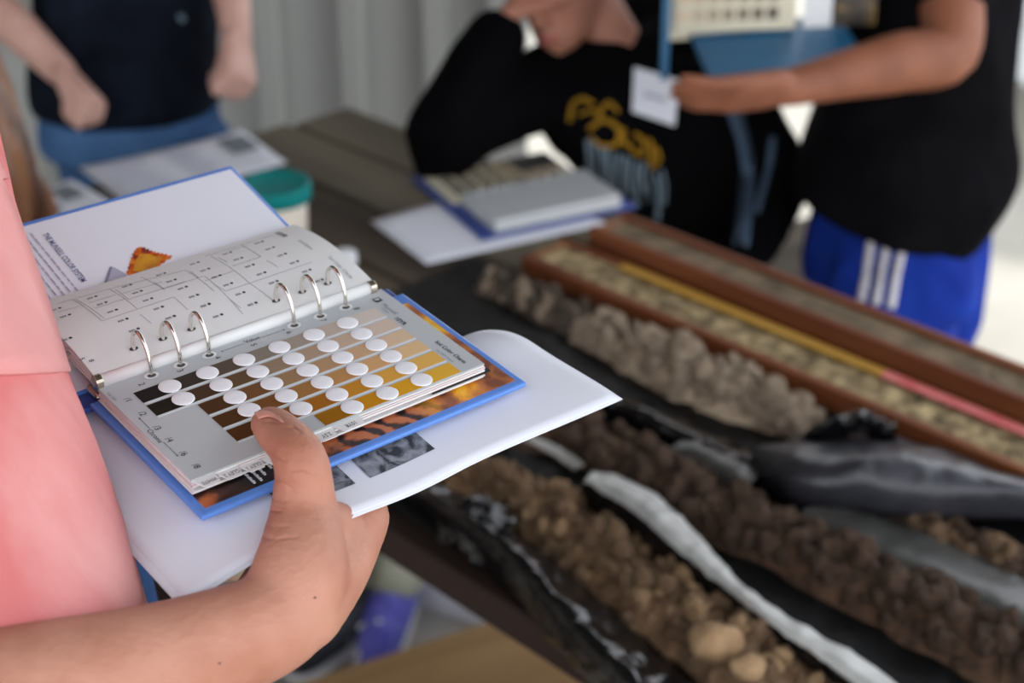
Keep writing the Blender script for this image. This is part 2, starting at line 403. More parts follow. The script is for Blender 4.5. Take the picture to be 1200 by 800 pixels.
mesh('printed_picture', (patch(at, .56, .88, .12, .48), [(0, 1, 2, 3)]), M['ink'], pr)
pr, at = sheet('paper_sheet', [(434, 259), (590, 214), (712, 262), (500, 309)], 'plain white sheet under the open ring binder on the table', lift=.0)

# ------------------------------------------------------------------ teal-lidded tub and bottle cap
def revolve(prof, n=40):
    V, Fc = [], []
    for r_, z in prof:
        for k in range(n): V.append((r_ * cos(2 * pi * k / n), r_ * sin(2 * pi * k / n), z))
    for i in range(len(prof) - 1):
        for k in range(n):
            k2 = (k + 1) % n; Fc.append((i * n + k, i * n + k2, (i + 1) * n + k2, (i + 1) * n + k))
    Fc.append(tuple(range(n - 1, -1, -1))); Fc.append(tuple(range((len(prof) - 1) * n, len(prof) * n)))
    return V, Fc
tubl = onz(329, 298, TZ + .0015)
tb = empty('plastic_tub', tubl, 'cream plastic tub with a teal screw lid behind the held binder', 'tub')
mesh('tub_body', revolve([(.036, 0), (.038, .003), (.041, .05), (.043, .088), (.0425, .093), (.041, .093)]), M['cup'], tb, smooth=True, local=True)
ld = mesh('lid', revolve([(.045, .086), (.049, .088), (.0495, .096), (.0495, .108), (.048, .1115), (.044, .112), (.042, .1105), (.01, .1102)]), M['teal'], tb, local=True, smooth=True)
o = mesh('bottle_cap', revolve([(.0165, 0), (.017, .002), (.0165, .016), (.0145, .0185), (.003, .019)]), M['whitep'], None, smooth=True)
o.location = onz(405, 309, TZ + .001); tag(o, 'small white plastic cap on the table behind the binder page', 'cap')

def crumple(c, rx, ry, rz, seed, amp=.35, n=28, m_=18):
    V, Fc = ell((0, 0, 0), 1, 1, 1, n=n, m=m_)
    out = []
    for v in V:
        v = V3(v); d = 1 + amp * (noise.noise(v * 1.6 + V3((seed, 0, 0))) + .6 * noise.noise(v * 3.6 + V3((0, seed, 0))))
        p = V3((v.x * rx * d, v.y * ry * d, v.z * rz * d)); out.append(V3(c) + V3((p.x, p.y, max(p.z, -rz * .8))))
    return out, Fc
# ------------------------------------------------------------------ wooden core trays
def tray(s0, s1, w0, w1, h, m_soil, label, wall=.014, mount=.0, top='redwood', seed=1):
    cs, cw = (s0 + s1) / 2, (w0 + w1) / 2
    r = rempty('core_tray', TP(cs, cw, TZ + .004), -pi / 4, label, 'tray', 'wooden trays of soil cores')
    L, W = (s1 - s0) / 2, (w1 - w0) / 2
    mesh('side_board', lbox(-L, L, -W, -W + wall, 0, h), M[top], r, local=True, bev=.002)
    mesh('side_board', lbox(-L, L, W - wall, W, 0, h), M[top], r, local=True, bev=.002)
    mesh('bottom_board', lbox(-L, L, -W + wall, W - wall, 0, .008), M['redwood'], r, local=True)
    for x in (-L, L - .014): mesh('end_board', lbox(x, x + .014, -W + wall, W - wall, .008, h * .92), M['redwood2'], r, local=True, bev=.002)
    V, Fc = [], []; n, k = 260, 14
    for i in range(n + 1):
        for j in range(k + 1):
            x = -L + .014 + (2 * L - .028) * i / n; y = -W + wall + (2 * W - 2 * wall) * j / k
            z = h * .86 + mount * (noise.noise(V3((x * 60, y * 60, seed))) + .7 * noise.noise(V3((x * 130, y * 130, seed))))
            V.append((x, y, z))
    for i in range(n):
        for j in range(k):
            q = i * (k + 1) + j; Fc.append((q, q + k + 1, q + k + 2, q + 1))
    so = mesh('soil_core', (V, Fc), M[m_soil], r, local=True, smooth=True); so['kind'] = 'stuff'
    return r, L, W
p1, p2 = onz(707, 272, TZ + .045), onz(1200, 475, TZ + .045)
tray(-1.335, .1, 1.487, 1.562, .05, 'coregrey', 'taller redwood tray with a smooth grey soil core beside the blue shorts', wall=.012, mount=.001, top='redwood', seed=2)
tr, L, W = tray(-1.365, .1, 1.383, 1.471, .030, 'corepale', 'low redwood tray with a crumbly pale core and a measuring tape along it', wall=.013, mount=.0035, top='redwood', seed=5)
tape = lambda a, b, m: mesh('measuring_tape', lbox(a, b, W - .024, W - .008, .030, .0325), M[m], tr, local=True)
tape(-L + .12, -L + .535, 'yellow'); tape(-L + .5351, L - .02, 'redtape')

# ------------------------------------------------------------------ black film and soil rows
def resample(P, n):
    P = [V3(p) for p in P]; return [cr(P, i / n) for i in range(n + 1)]
def film(name, paths, m, label, n=90, sub=4, wr=.004, sc=30, seed=0, cat='plastic film', parent=None, group=None):
    """a wrinkled film surface through a few rails (lists of world points)"""
    R_ = [resample(p, n) for p in paths]; k = (len(R_) - 1) * sub
    V, Fc = [], []
    for i in range(n + 1):
        col = [r[i] for r in R_]
        for j in range(k + 1):
            p = cr(col, j / k)
            a = noise.noise(p * sc + V3((seed, 0, 0))); b = noise.noise(p * sc * 2.4 + V3((0, seed, 3)))
            e = wr * (1 - 2.0 * abs(a) + .5 * b)
            p = p + V3((.4 * e * b, -.4 * e * a, e)); p.z = max(p.z, TZ + .0025)
            V.append(p)
    for i in range(n):
        for j in range(k):
            q = i * (k + 1) + j; Fc.append((q, q + k + 1, q + k + 2, q + 1))
    o = mesh(name, (V, Fc), M[m], parent, smooth=True, solid=.0012)
    if label: tag(o, label, cat, group)
    return o
def px(P, z): return [onz(a, b, TZ + (z[i] if isinstance(z, (list, tuple)) else z)) for i, (a, b) in enumerate(P)]
# ground film under all samples
film('film_sheet', [[TP(s, w_, TZ + .004) for s in (-1.45, -1.1, -.7, -.3, .1)] for w_ in (.885, 1.0, 1.15, 1.28, 1.375)], 'filmflat',
     'black plastic film spread under the loose soil rows', n=160, sub=8, wr=.0022, sc=18, seed=4)

def soil_row(center, widths, heights, m_bed, m_clods, label, seed, nclod, csize, end_dark=None, group='loose soil rows'):
    rng = random.Random(seed); n = 120; k = 16
    C_ = resample(center, n); mid = C_[n // 2].copy(); mid.z = TZ + .004
    r = empty('soil_row', mid, label, 'soil', group)
    V, Fc = [], []; frame = []
    for i in range(n + 1):
        t = i / n; p = C_[i]; tg = (C_[min(i + 1, n)] - C_[max(i - 1, 0)]); tg.z = 0; tg.normalize(); nn = V3((-tg.y, tg.x, 0))
        wd = cr(widths, t); ht = cr(heights, t) * min(1, t * 8 + .1, (1 - t) * 8 + .1)
        frame.append((p, nn, wd, ht, tg))
        for j in range(k + 1):
            u = 2 * j / k - 1
            q = p + nn * (u * wd * (1 + .2 * noise.noise(V3((t * 14, seed, u)))))
            h = ht * (1 - abs(u) ** 2.2) + .006 * (1 - u * u) * (noise.noise(q * 70) + .6 * noise.noise(q * 150))
            q = V3((q.x, q.y, TZ + .005 + max(h, -.001))); V.append(q)
    for i in range(n):
        for j in range(k):
            a = i * (k + 1) + j; Fc.append((a, a + k + 1, a + k + 2, a + 1))
    bed = mesh('soil_bed', (V, Fc), M[m_bed], r, smooth=True); bed['kind'] = 'stuff'
    protos = []
    for q in range(6):
        V0, F0 = ell((0, 0, 0), 1, 1, 1, n=9, m=6)
        V0 = [V3(v) * (1 + .42 * noise.noise(V3(v) * 1.3 + V3((q * 7 + seed, 0, 0))) + .18 * noise.noise(V3(v) * 3.2 + V3((0, q, seed)))) for v in V0]
        me = mkmesh('clod', V0, F0, False); me.materials.append(M[m_clods[q % len(m_clods)]]); protos.append(me)
    for c in range(nclod):
        t = rng.random() ** .95; i = min(int(t * n), n); p, nn, wd, ht, tg = frame[i]
        u = rng.uniform(-.92, .92); s = csize * rng.choice((.45, .55, .7, .85, 1, 1.2, 1.5)) * (1 - .25 * abs(u))
        h = ht * (1 - abs(u) ** 2.2)
        o = bpy.data.objects.new('clod', protos[c % 6]); COL.objects.link(o); o.parent = r
        pos = p + nn * (u * wd); pos.z = TZ + .005 + h + s * .45
        o.location = pos - ORG[r.name]; o.rotation_euler = (rng.random() * 6, rng.random() * 6, rng.random() * 6)
        o.scale = (s * rng.uniform(.8, 1.25), s * rng.uniform(.75, 1.1), s * rng.uniform(.65, .95))
    return r
soil_row(px([(690, 392), (760, 428), (850, 470), (950, 507)], .0), [.036, .044, .048, .030], [.016, .026, .030, .016], 'soil1', ['soil1'],
         'row of pale grey-brown clods beside the low core tray', 11, 190, .0125)
soil_row(px([(560, 338), (605, 352), (650, 372), (705, 398)], .0), [.020, .028, .032, .034], [.012, .018, .02, .018], 'soil1d', ['soil1d', 'soil1'],
         'dark grey far end of soil beyond the tip of the curled sheet', 12, 50, .009)
soil_row(px([(575, 505), (690, 530), (800, 590), (900, 640), (1010, 695), (1110, 745), (1230, 815), (1420, 925)], .0), [.034, .042, .044, .042, .042, .045, .045, .04], [.016, .024, .026, .026, .028, .028, .026, .02],
         'soil2', ['soil2'], 'row of dark brown crumbly soil in the middle sleeve', 13, 300, .0115)
soil_row(px([(465, 545), (560, 570), (655, 622), (740, 690), (830, 755), (930, 822), (1090, 945)], .0), [.030, .042, .046, .048, .052, .05, .045], [.014, .022, .026, .03, .032, .03, .024],
         'soil3', ['soil3', 'soil3', 'soil3l'], 'row of tan-brown soil nearest the table edge', 14, 280, .0100)
soil_row(px([(1045, 610), (1110, 640), (1180, 672), (1260, 710), (1420, 785)], .0), [.018, .022, .022, .02, .018], [.012, .014, .014, .012, .01], 'soil3', ['soil3', 'soil2'],
         'short strip of brown soil under the folded dark film at right', 15, 80, .009)
def lump(pxy, z, rx, ry, rz, seed, label, m='soil3l'):
    c = onz(pxy[0], pxy[1], TZ + z); c2 = V3((c.x, c.y, TZ + z))
    tag(mesh('soil_lump', crumple(c2, rx, ry, rz, seed, .18, 20, 12), M[m], None, smooth=True), label, 'soil lump', 'large soil lumps')
lump((838, 752), .050, .026, .019, .018, 21, 'largest tan soil lump on the near row')
lump((876, 782), .046, .017, .013, .012, 22, 'rounded tan soil lump below the largest one on the near row')
lump((663, 596), .030, .012, .011, .011, 23, 'round brown lump at the head of the near row', 'soil3')

# near sleeve: black wall with a shiny rim along the table edge
film('film_sleeve', [px([(455, 575), (520, 625), (580, 680), (650, 760), (720, 830), (860, 970)], .003),
                     px([(468, 562), (535, 606), (598, 655), (675, 738), (760, 825), (900, 965)], [.012, .050, .055, .05, .045, .04]),
                     px([(480, 560), (552, 602), (622, 655), (700, 738), (790, 825), (930, 962)], [.010, .040, .045, .042, .036, .03]),
                     px([(495, 562), (575, 608), (650, 662), (735, 735), (830, 815), (970, 950)], .010)], 'plastic',
     'glossy black film wall along the near table edge', wr=.007, sc=26, seed=9)
film('film_bunch', [px([(512, 640), (540, 655), (575, 672)], .004), px([(514, 612), (545, 606), (590, 640)], [.02, .05, .04]),
                    px([(535, 596), (565, 592), (600, 620)], [.03, .062, .05]), px([(560, 590), (585, 600), (612, 628)], [.012, .03, .02])], 'plastic',
     'bunched black film end where the near sleeve is gathered', n=50, sub=7, wr=.011, sc=42, seed=17)
# middle sleeve: black wall and turned-over white lip
lipA = [(684, 566), (700, 574), (745, 604), (795, 648), (850, 692), (910, 738), (990, 795), (1200, 960)]
lipB = [(694, 555), (728, 560), (776, 588), (822, 634), (864, 680), (926, 726), (1016, 778), (1225, 935)]
film('film_sleeve', [px([(672, 590), (700, 618), (745, 655), (800, 700), (850, 735), (905, 775), (970, 820), (1175, 975)], .004),
                     px([(680, 575), (698, 588), (743, 622), (795, 668), (848, 708), (906, 752), (985, 808), (1190, 968)], .035),
                     px(lipA, .052)], 'plastic', 'black film wall between the near and middle soil rows', wr=.003, sc=30, seed=21)
film('film_lip', [px(lipA, .053), px([((a[0] + b[0]) / 2, (a[1] + b[1]) / 2) for a, b in zip(lipA, lipB)], .060), px(lipB, .052)], 'plasticw',
     'turned-over whitish lip of film along the middle soil row', wr=.003, sc=34, seed=22)
# far side of the middle sleeve: dark wall, small pale lip, smoky flap
film('film_sleeve', [px([(610, 470), (700, 490), (770, 525), (850, 560), (890, 580)], .004),
                     px([(630, 452), (715, 470), (790, 505), (870, 540), (905, 560)], .034),
                     px([(640, 455), (730, 468), (805, 500), (880, 530), (915, 550)], .008)], 'plastic',
     'black film ridge between the pale clods and the dark soil', wr=.006, sc=24, seed=25)
film('film_lip', [px([(775, 548), (800, 556), (835, 572), (868, 590)], .010), px([(782, 528), (808, 530), (845, 548), (878, 570)], .036), px([(800, 520), (822, 520), (858, 536), (890, 556)], .03)], 'filmclear',
     'pale translucent film edge standing beside the dark soil', n=40, wr=.004, sc=40, seed=26)
film('film_lip', [px([(590, 505), (640, 530), (672, 552)], .02), px([(600, 500), (650, 522), (685, 545)], .03)], 'plasticw',
     'thin grey film strip lying over the near end of the dark row', n=30, wr=.002, sc=40, seed=27)
film('film_flap', [px([(930, 612), (1010, 660), (1100, 708), (1210, 765), (1400, 865)], .012), px([(945, 596), (1030, 640), (1120, 684), (1230, 735), (1420, 825)], .028), px([(985, 586), (1070, 620), (1150, 655), (1250, 700), (1440, 790)], .014)], 'filmclear',
     'smoky grey film flap lying between dark soil and folded film', wr=.004, sc=18, seed=29)
film('film_fold', [px([(876, 560), (930, 598), (1010, 604), (1090, 612), (1170, 612), (1260, 632), (1430, 705)], [.006, .012, .018, .018, .016, .012, .008]),
                   px([(880, 540), (935, 566), (1010, 570), (1090, 576), (1180, 585), (1270, 606), (1440, 680)], [.03, .055, .062, .058, .05, .04, .03]),
                   px([(895, 525), (950, 534), (1020, 532), (1100, 545), (1190, 570), (1280, 594), (1450, 665)], [.04, .066, .075, .066, .055, .04, .03]),
                   px([(935, 522), (980, 512), (1030, 512), (1110, 530), (1200, 562), (1290, 588), (1460, 655)], .006)], 'plasticg',
     'wide fold of dark grey film beside the low core tray', wr=.006, sc=16, seed=31)
film('film_bunch', [px([(930, 532), (960, 524), (1000, 516), (1052, 524)], .03), px([(940, 515), (975, 500), (1012, 494), (1046, 508)], [.045, .07, .078, .05]),
                    px([(962, 510), (992, 494), (1022, 490), (1050, 506)], [.02, .045, .05, .02])], 'plastic',
     'crinkled shiny black film knot above the wide fold', n=50, sub=7, wr=.011, sc=50, seed=33)

# ------------------------------------------------------------------ under the table
o = mesh('wooden_board', box((0, 0, 0), .34, 1.1, .03), M['tanwood'], None, bev=.004)
p = onz(520, 790, .12); o.location = p + V3((.02, -.10, 0)); o.rotation_euler = (0, 0, radians(-63)); tag(o, 'tan wooden board lying under the table at the bottom', 'board')
blk = empty('support_block', V3((p.x + .02, p.y - .10, 0)), 'low grey block carrying the tan board under the table', 'block')
mesh('block_body', box((p.x + .02, p.y - .10, .0525), .30, .2, .105), M['block'], blk, bev=.008)
q = onz(535, 738, .0)
mesh_o = empty('white_cuboid', q + V3((.0, 0, 0)), 'bright white carton standing beside the blue sneaker', 'cuboid')  # plain cuboid standing in for an unidentified white shape
mesh('cuboid_body', box(q + V3((.03, .08, .075)), .17, .12, .15, V3((.9, -.43, 0)), V3((.43, .9, 0))), M['whitep'], mesh_o, bev=.004)
mesh('cuboid_top_strip', box(q + V3((.03, .08, .1515)), .168, .056, .002, V3((.9, -.43, 0)), V3((.43, .9, 0))), M['paper'], mesh_o)

# ================================================================== the held ring binder of colour charts
BR = Matrix(((0.77092849, -0.63441061, 0.05650167), (0.63691695, 0.76822611, -0.06454015), (-0.0024611, 0.08574271, 0.99631427)))
BO = V3((-0.20011436, 0.71280553, 1.36983519))
BX, BY, BZ = BR.col[0].copy(), BR.col[1].copy(), BR.col[2].copy()
def BW(x, y, z): return BO + BX * x + BY * y + BZ * z          # binder frame -> room
def onb(px_, py_, h=0.0):                                       # a sight line met at height h over the page
    d = ray(px_, py_); t = (BO + BZ * h - CAM).dot(BZ) / d.dot(BZ); p = CAM + d * t - BO
    return V3((p.dot(BX), p.dot(BY), p.dot(BZ)))
bk = empty('ring_binder', BO, 'open blue ring binder of soil colour charts held in the foreground hand', 'binder')
bk.matrix_world = Matrix.Translation(BO) @ BR.to_4x4()
def bm(name, VF, m, parent=bk, **k): return mesh(name, VF, m, parent, local=True, **k)

_tx = {}
def text_vf(s, size, origin, rd, ud, fz=None, align='CENTER', bold=0.0):
    """lettering as flat faces: rd = reading direction, ud = up direction (binder or room frame)"""
    c = bpy.data.curves.new('t', 'FONT'); c.body = s; c.size = size; c.align_x = align; c.align_y = 'CENTER'; c.offset = bold
    c.resolution_u = 3
    o = bpy.data.objects.new('t', c); COL.objects.link(o)
    me = bpy.data.meshes.new_from_object(o.evaluated_get(bpy.context.evaluated_depsgraph_get()))
    V = [v.co.copy() for v in me.vertices]; Fc = [tuple(p.vertices) for p in me.polygons]
    bpy.data.objects.remove(o); bpy.data.curves.remove(c); bpy.data.meshes.remove(me)
    rd, ud, origin = V3(rd), V3(ud), V3(origin)
    out = [origin + rd * v.x + ud * v.y for v in V]
    if fz: out = [fz(p) for p in out]
    return out, Fc
RD, UD = V3((0, -1, 0)), V3((1, 0, 0))
RX, UX = V3((1, 0, 0)), V3((0, 1, 0))

# back cover with landscape photo pasted inside
cov = bm('back_cover', lbox(-.0165, .1905, -.0985, .020, -.0145, -.0110), M['blue'], bev=.0014)
ph = bpy.data.materials.new('landscape_print'); ph.use_nodes = True; t = ph.node_tree; b = t.nodes['Principled BSDF']; b.inputs['Roughness'].default_value = .35
tcn = t.nodes.new('ShaderNodeTexCoord'); sp = t.nodes.new('ShaderNodeSeparateXYZ'); t.links.new(tcn.outputs['Object'], sp.inputs[0])
def ramp(els, src):
    r = t.nodes.new('ShaderNodeValToRGB')
    while len(r.color_ramp.elements) < len(els): r.color_ramp.elements.new(.5)
    for e, (p, c) in zip(r.color_ramp.elements, els): e.position = p; e.color = c
    t.links.new(src, r.inputs[0]); return r.outputs[0]
def nz(scale, dist=0.0, vec=(1, 1, 1)):
    mp = t.nodes.new('ShaderNodeMapping'); mp.inputs['Scale'].default_value = vec; t.links.new(tcn.outputs['Object'], mp.inputs[0])
    n_ = t.nodes.new('ShaderNodeTexNoise'); n_.inputs['Scale'].default_value = scale; n_.inputs['Detail'].default_value = 6; n_.inputs['Distortion'].default_value = dist
    t.links.new(mp.outputs[0], n_.inputs['Vector']); return n_.outputs['Fac']
def mixc(f, a, b_):
    mx = t.nodes.new('ShaderNodeMix'); mx.data_type = 'RGBA'
    t.links.new(f, mx.inputs[0]); t.links.new(a, mx.inputs[6]); t.links.new(b_, mx.inputs[7]); return mx.outputs[2]
rock = ramp([(.40, srgb(26, 20, 20)), (.50, srgb(70, 40, 30)), (.56, srgb(176, 92, 48)), (.68, srgb(206, 124, 70))], nz(36, .7))
rows = t.nodes.new('ShaderNodeTexWave'); rows.inputs['Scale'].default_value = 26; rows.inputs['Distortion'].default_value = 5; rows.inputs['Detail'].default_value = 3; rows.inputs['Detail Scale'].default_value = 3
mp = t.nodes.new('ShaderNodeMapping'); mp.inputs['Rotation'].default_value = (0, 0, radians(-24)); t.links.new(tcn.outputs['Object'], mp.inputs[0]); t.links.new(mp.outputs[0], rows.inputs['Vector'])
field = ramp([(.15, srgb(40, 30, 34)), (.45, srgb(128, 64, 42)), (.75, srgb(178, 104, 68))], rows.outputs['Fac'])
leafy = ramp([(.38, srgb(120, 66, 46)), (.5, srgb(176, 104, 52)), (.58, srgb(226, 150, 34)), (.66, srgb(244, 200, 60))], nz(34, .8))
def xr(a, b_):
    m_ = t.nodes.new('ShaderNodeMapRange'); m_.inputs[1].default_value = a; m_.inputs[2].default_value = b_; t.links.new(sp.outputs['X'], m_.inputs[0]); return m_.outputs[0]
c1 = mixc(xr(.055, .08), rock, field); c2 = mixc(xr(.12, .15), c1, leafy); t.links.new(c2, b.inputs['Base Color'])
pp = bm('photo_print', lbox(-.0118, .1856, -.0935, .008, -.0112, -.0106), ph, cov)
tx = ([], [])
for i, (x, L_) in enumerate([(.0175, .014), (.0215, .013), (.0255, .010), (.031, .007), (.034, .009)]):
    for k in range(int(L_ / .0016)):
        tx = join(tx, lbox(x, x + .0016 - .0004 * (k % 2), -.0795 - .0015 * k - .0010, -.0795 - .0015 * k, -.0106, -.0104))
bm('caption_print', tx, M['whitep'], cov)

# spine, rings' metal plate, front cover
bm('spine', lbox(-.0200, .1890, .0202, .0340, -.0180, -.0140), M['blued'], bev=.0012)
pl = bm('ring_plate', lbox(-.012, .176, .0205, .0335, -.0138, -.0085), M['steelp'], bev=.002)
fs = (.014 + .0135) / (.180 - .034)
def fcz(y): return -.0135 + (y - .034) * fs
def fbox(x0, x1, y0, y1, h0, h1):
    V = [(x, y, fcz(y) + h) for x in (x0, x1) for y in (y0, y1) for h in (h0, h1)]
    return V, [(0, 1, 3, 2), (4, 6, 7, 5), (0, 4, 5, 1), (2, 3, 7, 6), (0, 2, 6, 4), (1, 5, 7, 3)]
fc = bm('front_cover', fbox(-.030, .1685, .0345, .1815, -.0032, 0), M['blue'], bev=.0012)
bm('cover_lining', fbox(-.0265, .1655, .036, .1772, 0, .0004), M['paper'], fc)
def ffz(h): return lambda p: V3((p.x, p.y, fcz(p.y) + h))
def on_front(px_, py_):
    h = .008
    for _ in range(5): p = onb(px_, py_, h); h = fcz(p.y) + .0006
    return p
ta, tb_ = on_front(49, 275), on_front(98, 330)
xt = (ta.x + tb_.x) / 2
VF = text_vf('THE MUNSELL COLOR SYSTEM', .0054, ((ta.x + tb_.x) / 2 + .001, (ta.y + tb_.y) / 2, 0), RD, UD, ffz(.0007), bold=.00006)
xs = [v.y for v in VF[0]]; L0 = max(xs) - min(xs); sc = abs(ta.y - tb_.y) / L0; my = (max(xs) + min(xs)) / 2
VF = ([V3((v.x, my + (v.y - my) * sc, 0)) for v in VF[0]], VF[1]); VF = ([ffz(.0007)(v) for v in VF[0]], VF[1])
bm('title_print', VF, M['inkb'], fc)
tx = ([], [])
for i in range(9):
    x = xt - .0065 - i * .0042; y = ta.y + .004
    while y > tb_.y - .012:
        l_ = random.uniform(.003, .008)
        V, Fc = lbox(x, x + .0010, y - l_, y, 0, .0001); V = [ffz(.0007)(v) for v in V]
        tx = join(tx, (V, Fc)); y -= l_ + .0012
bm('paragraph_print', tx, M['inkp'], fc)
def fpoly(name, pts, m, h):
    P = [on_front(*p) for p in pts]
    return bm(name, ([V3((p.x, p.y, fcz(p.y) + h)) for p in P], [tuple(range(len(P)))]), m, fc)
CR = lambda a: (60 + a[0] / 5.715, 260 + a[1] / 5.715)
wheel = [(505, 350), (522, 290), (535, 255), (552, 205), (580, 172), (612, 168), (660, 190), (705, 205), (755, 215), (812, 232), (735, 280), (720, 345), (560, 400)]
ser = []
for i in range(len(wheel) - 3):
    a, c = wheel[i], wheel[i + 1]
    for k in range(4):
        u = k / 4; j = 7 if k % 2 else -5
        nx_, ny_ = (c[1] - a[1]), -(c[0] - a[0]); l_ = math.hypot(nx_, ny_)
        ser.append((a[0] + (c[0] - a[0]) * u + nx_ / l_ * j, a[1] + (c[1] - a[1]) * u + ny_ / l_ * j))
ser += wheel[-3:]
M['whl'] = stripes_print('orange_wheel', [(.35, srgb(120, 40, 40)), (.45, srgb(190, 82, 30)), (.55, srgb(214, 110, 32)), (.7, srgb(224, 150, 40))], 160, .3)
fpoly('wheel_print', [CR(p) for p in ser], M['whl'], .0007)
fpoly('wheel_print', [CR(p) for p in [(548, 330), (568, 250), (600, 215), (650, 218), (745, 238), (720, 280), (640, 345)]], mat('ochre_print', srgb(206, 150, 34), .6, srgb(186, 118, 36), 200), .0009)
fpoly('wedge_print', [CR(p) for p in [(355, 410), (400, 298), (425, 305), (505, 350), (500, 380), (400, 420)]], mat('lavender_print', srgb(172, 172, 190), .6), .0007)
fpoly('wedge_print', [CR(p) for p in [(355, 410), (395, 300), (410, 303), (375, 410)]], mat('slate_print', srgb(128, 130, 150), .6), .0009)

# turned pages (left stack), curved upward
def zl(y):
    u = (y - .0165) / .0875
    return .0050 + .0062 * sin(pi * min(max(u, 0), 1) * .9) - .0018 * u
N_ = 24
prof = [(.0165 + .0875 * i / N_) for i in range(N_ + 1)]
def stack(x0, x1, y0, y1, top, bot):
    ys = [y0 + (y1 - y0) * i / N_ for i in range(N_ + 1)]
    V, Fc = [], []
    for y in ys:
        for x in (x0, x1): V += [(x, y, top(y)), (x, y, bot(y))]
    for i in range(N_):
        a, c = 4 * i, 4 * i + 4
        Fc += [(a, a + 2, c + 2, c), (a + 1, c + 1, c + 3, a + 3), (a, c, c + 1, a + 1), (a + 2, a + 3, c + 3, c + 2)]
    Fc += [(0, 1, 3, 2), (4 * N_, 4 * N_ + 2, 4 * N_ + 3, 4 * N_ + 1)]
    return V, Fc
base = lambda y: max(fcz(y) + .0006, -.0012) if y < .05 else fcz(y) + .0006
nl = 7
for i in range(nl):
    f0, f1 = i / nl, (i + .82) / nl
    top = (lambda f: lambda y: base(y) * (1 - f) + zl(y) * f)(f1); bot = (lambda f: lambda y: base(y) * (1 - f) + zl(y) * f)(f0)
    last = i == nl - 1
    bm('page', stack(-.0125 + .0006 * (i % 2), .1665 + .0008 * ((i * 3) % 4) * .5, .0166 + .0003 * ((i * 2) % 3), .1035 + (.0012 * ((i * 5) % 4) if not last else .0005), (zl if last else top), bot), M['leaf'], smooth=False)
VF = tube([(-.0105, .0172, .0022), (.1640, .0172, .0022)], [(.0034, .0038), (.0034, .0038)], side=(0, 1, 0), n=16, sub=1, cap=False)
bm('binding_edge', VF, M['leaf'], smooth=True)
for x in (-.0138, .1630):
    bm('edge_cap', tube([(x, .0172, .0022), (x + .0042, .0172, .0022)], [(.0040, .0043), (.0040, .0043)], side=(0, 1, 0), n=16, sub=1, cap=False), M['steelp'], smooth=False, bev=.0004)
def LP(px_, py_):
    h = .009
    for _ in range(6): p = onb(px_, py_, h); h = zl(p.y)
    return p
C2 = lambda a: (240 + a[0] / 5.715, 260 + a[1] / 5.715)
seg = [(CR(a), CR(c)) for a, c in [((145, 522), (340, 665)), ((165, 520), (355, 648)), ((340, 665), (820, 505)), ((820, 505), (915, 590)), ((390, 450), (575, 583)),
      ((600, 370), (760, 455)), ((45, 548), (390, 450)), ((390, 450), (900, 325)), ((290, 580), (490, 518)), ((250, 545), (430, 490)), ((520, 520), (900, 400)), ((480, 480), (740, 405)), ((900, 325), (1090, 465)),
      ((50, 605), (190, 566)), ((595, 620), (670, 682)), ((430, 455), (520, 522)), ((690, 405), (760, 455)), ((930, 330), (985, 375)), ((740, 455), (1020, 365))]]
seg += [(C2(a), C2(c)) for a, c in [((0, 232), (455, 90)), ((40, 232), (300, 412)), ((300, 412), (480, 545)), ((140, 465), (300, 412)), ((300, 412), (718, 270)), ((0, 365), (255, 618)), ((240, 155), (375, 235)), ((180, 300), (375, 235)),
      ((60, 420), (140, 465)), ((155, 510), (240, 578)), ((415, 260), (490, 305)), ((0, 398), (190, 330)), ((90, 240), (150, 272)), ((150, 200), (290, 158))]]
tx = ([], [])
for a, c in seg:
    A, C_ = LP(*a), LP(*c); d = (C_ - A); n_ = 8; d2 = V3((d.x, d.y, 0)).normalized(); sd_ = V3((-d2.y, d2.x, 0)) * .00016
    V, Fc = [], []
    for i in range(n_ + 1):
        p = A + d * (i / n_)
        for s_ in (-1, 1): q = p + sd_ * s_; V.append(V3((q.x, q.y, zl(q.y) + .00025)))
    for i in range(n_): Fc.append((2 * i, 2 * i + 1, 2 * i + 3, 2 * i + 2))
    tx = join(tx, (V, Fc))
bm('table_lines', tx, M['ink'])
dots = [CR(a) for a in [(58, 578), (123, 622), (130, 778), (300, 500), (367, 540), (437, 590), (508, 650), (583, 716), (532, 422), (603, 464), (673, 514), (745, 570), (825, 632), (760, 345), (830, 388), (905, 436), (980, 490), (1058, 550), (985, 272), (1055, 315), (1130, 360)]]
dots += [C2(a) for a in [(172, 205), (248, 242), (325, 288), (403, 340), (485, 398), (103, 360), (180, 412), (262, 473), (343, 543), (30, 552), (113, 622), (385, 133), (460, 172), (540, 215), (622, 265), (705, 322), (787, 388)]]
tx = ([], []); tg = ([], [])
for a in dots:
    p = LP(*a)
    V = [V3((p.x + .0010 * cos(k * pi / 4), p.y + .0010 * sin(k * pi / 4), 0)) for k in range(8)]
    tx = join(tx, ([V3((v.x, v.y, zl(v.y) + .0003)) for v in V], [tuple(range(8))]))
    for j in range(3):
        x1 = p.x - .0022 - j * .0012
        tg = join(tg, ([V3((x_, y_, zl(y_) + .0003)) for x_, y_ in ((x1 - .0009, p.y - .0010), (x1, p.y - .0010), (x1, p.y + .0007), (x1 - .0009, p.y + .0007))], [(0, 1, 2, 3)]))
bm('table_dots', tx, M['inkd'])['kind'] = 'stuff'; bm('table_figures', tg, M['ink'])['kind'] = 'stuff'
fl = lambda p: V3((p.x, p.y, zl(p.y) + .0003))
a = LP(329, 275); bm('page_title', text_vf('10YR', .0052, (a.x, a.y, 0), RD, UD, fl, bold=.0001), M['inkd'])
a = LP(358, 287); bm('page_title', text_vf('2010 Edition', .0030, (a.x, a.y, 0), RD, UD, fl), M['ink'])
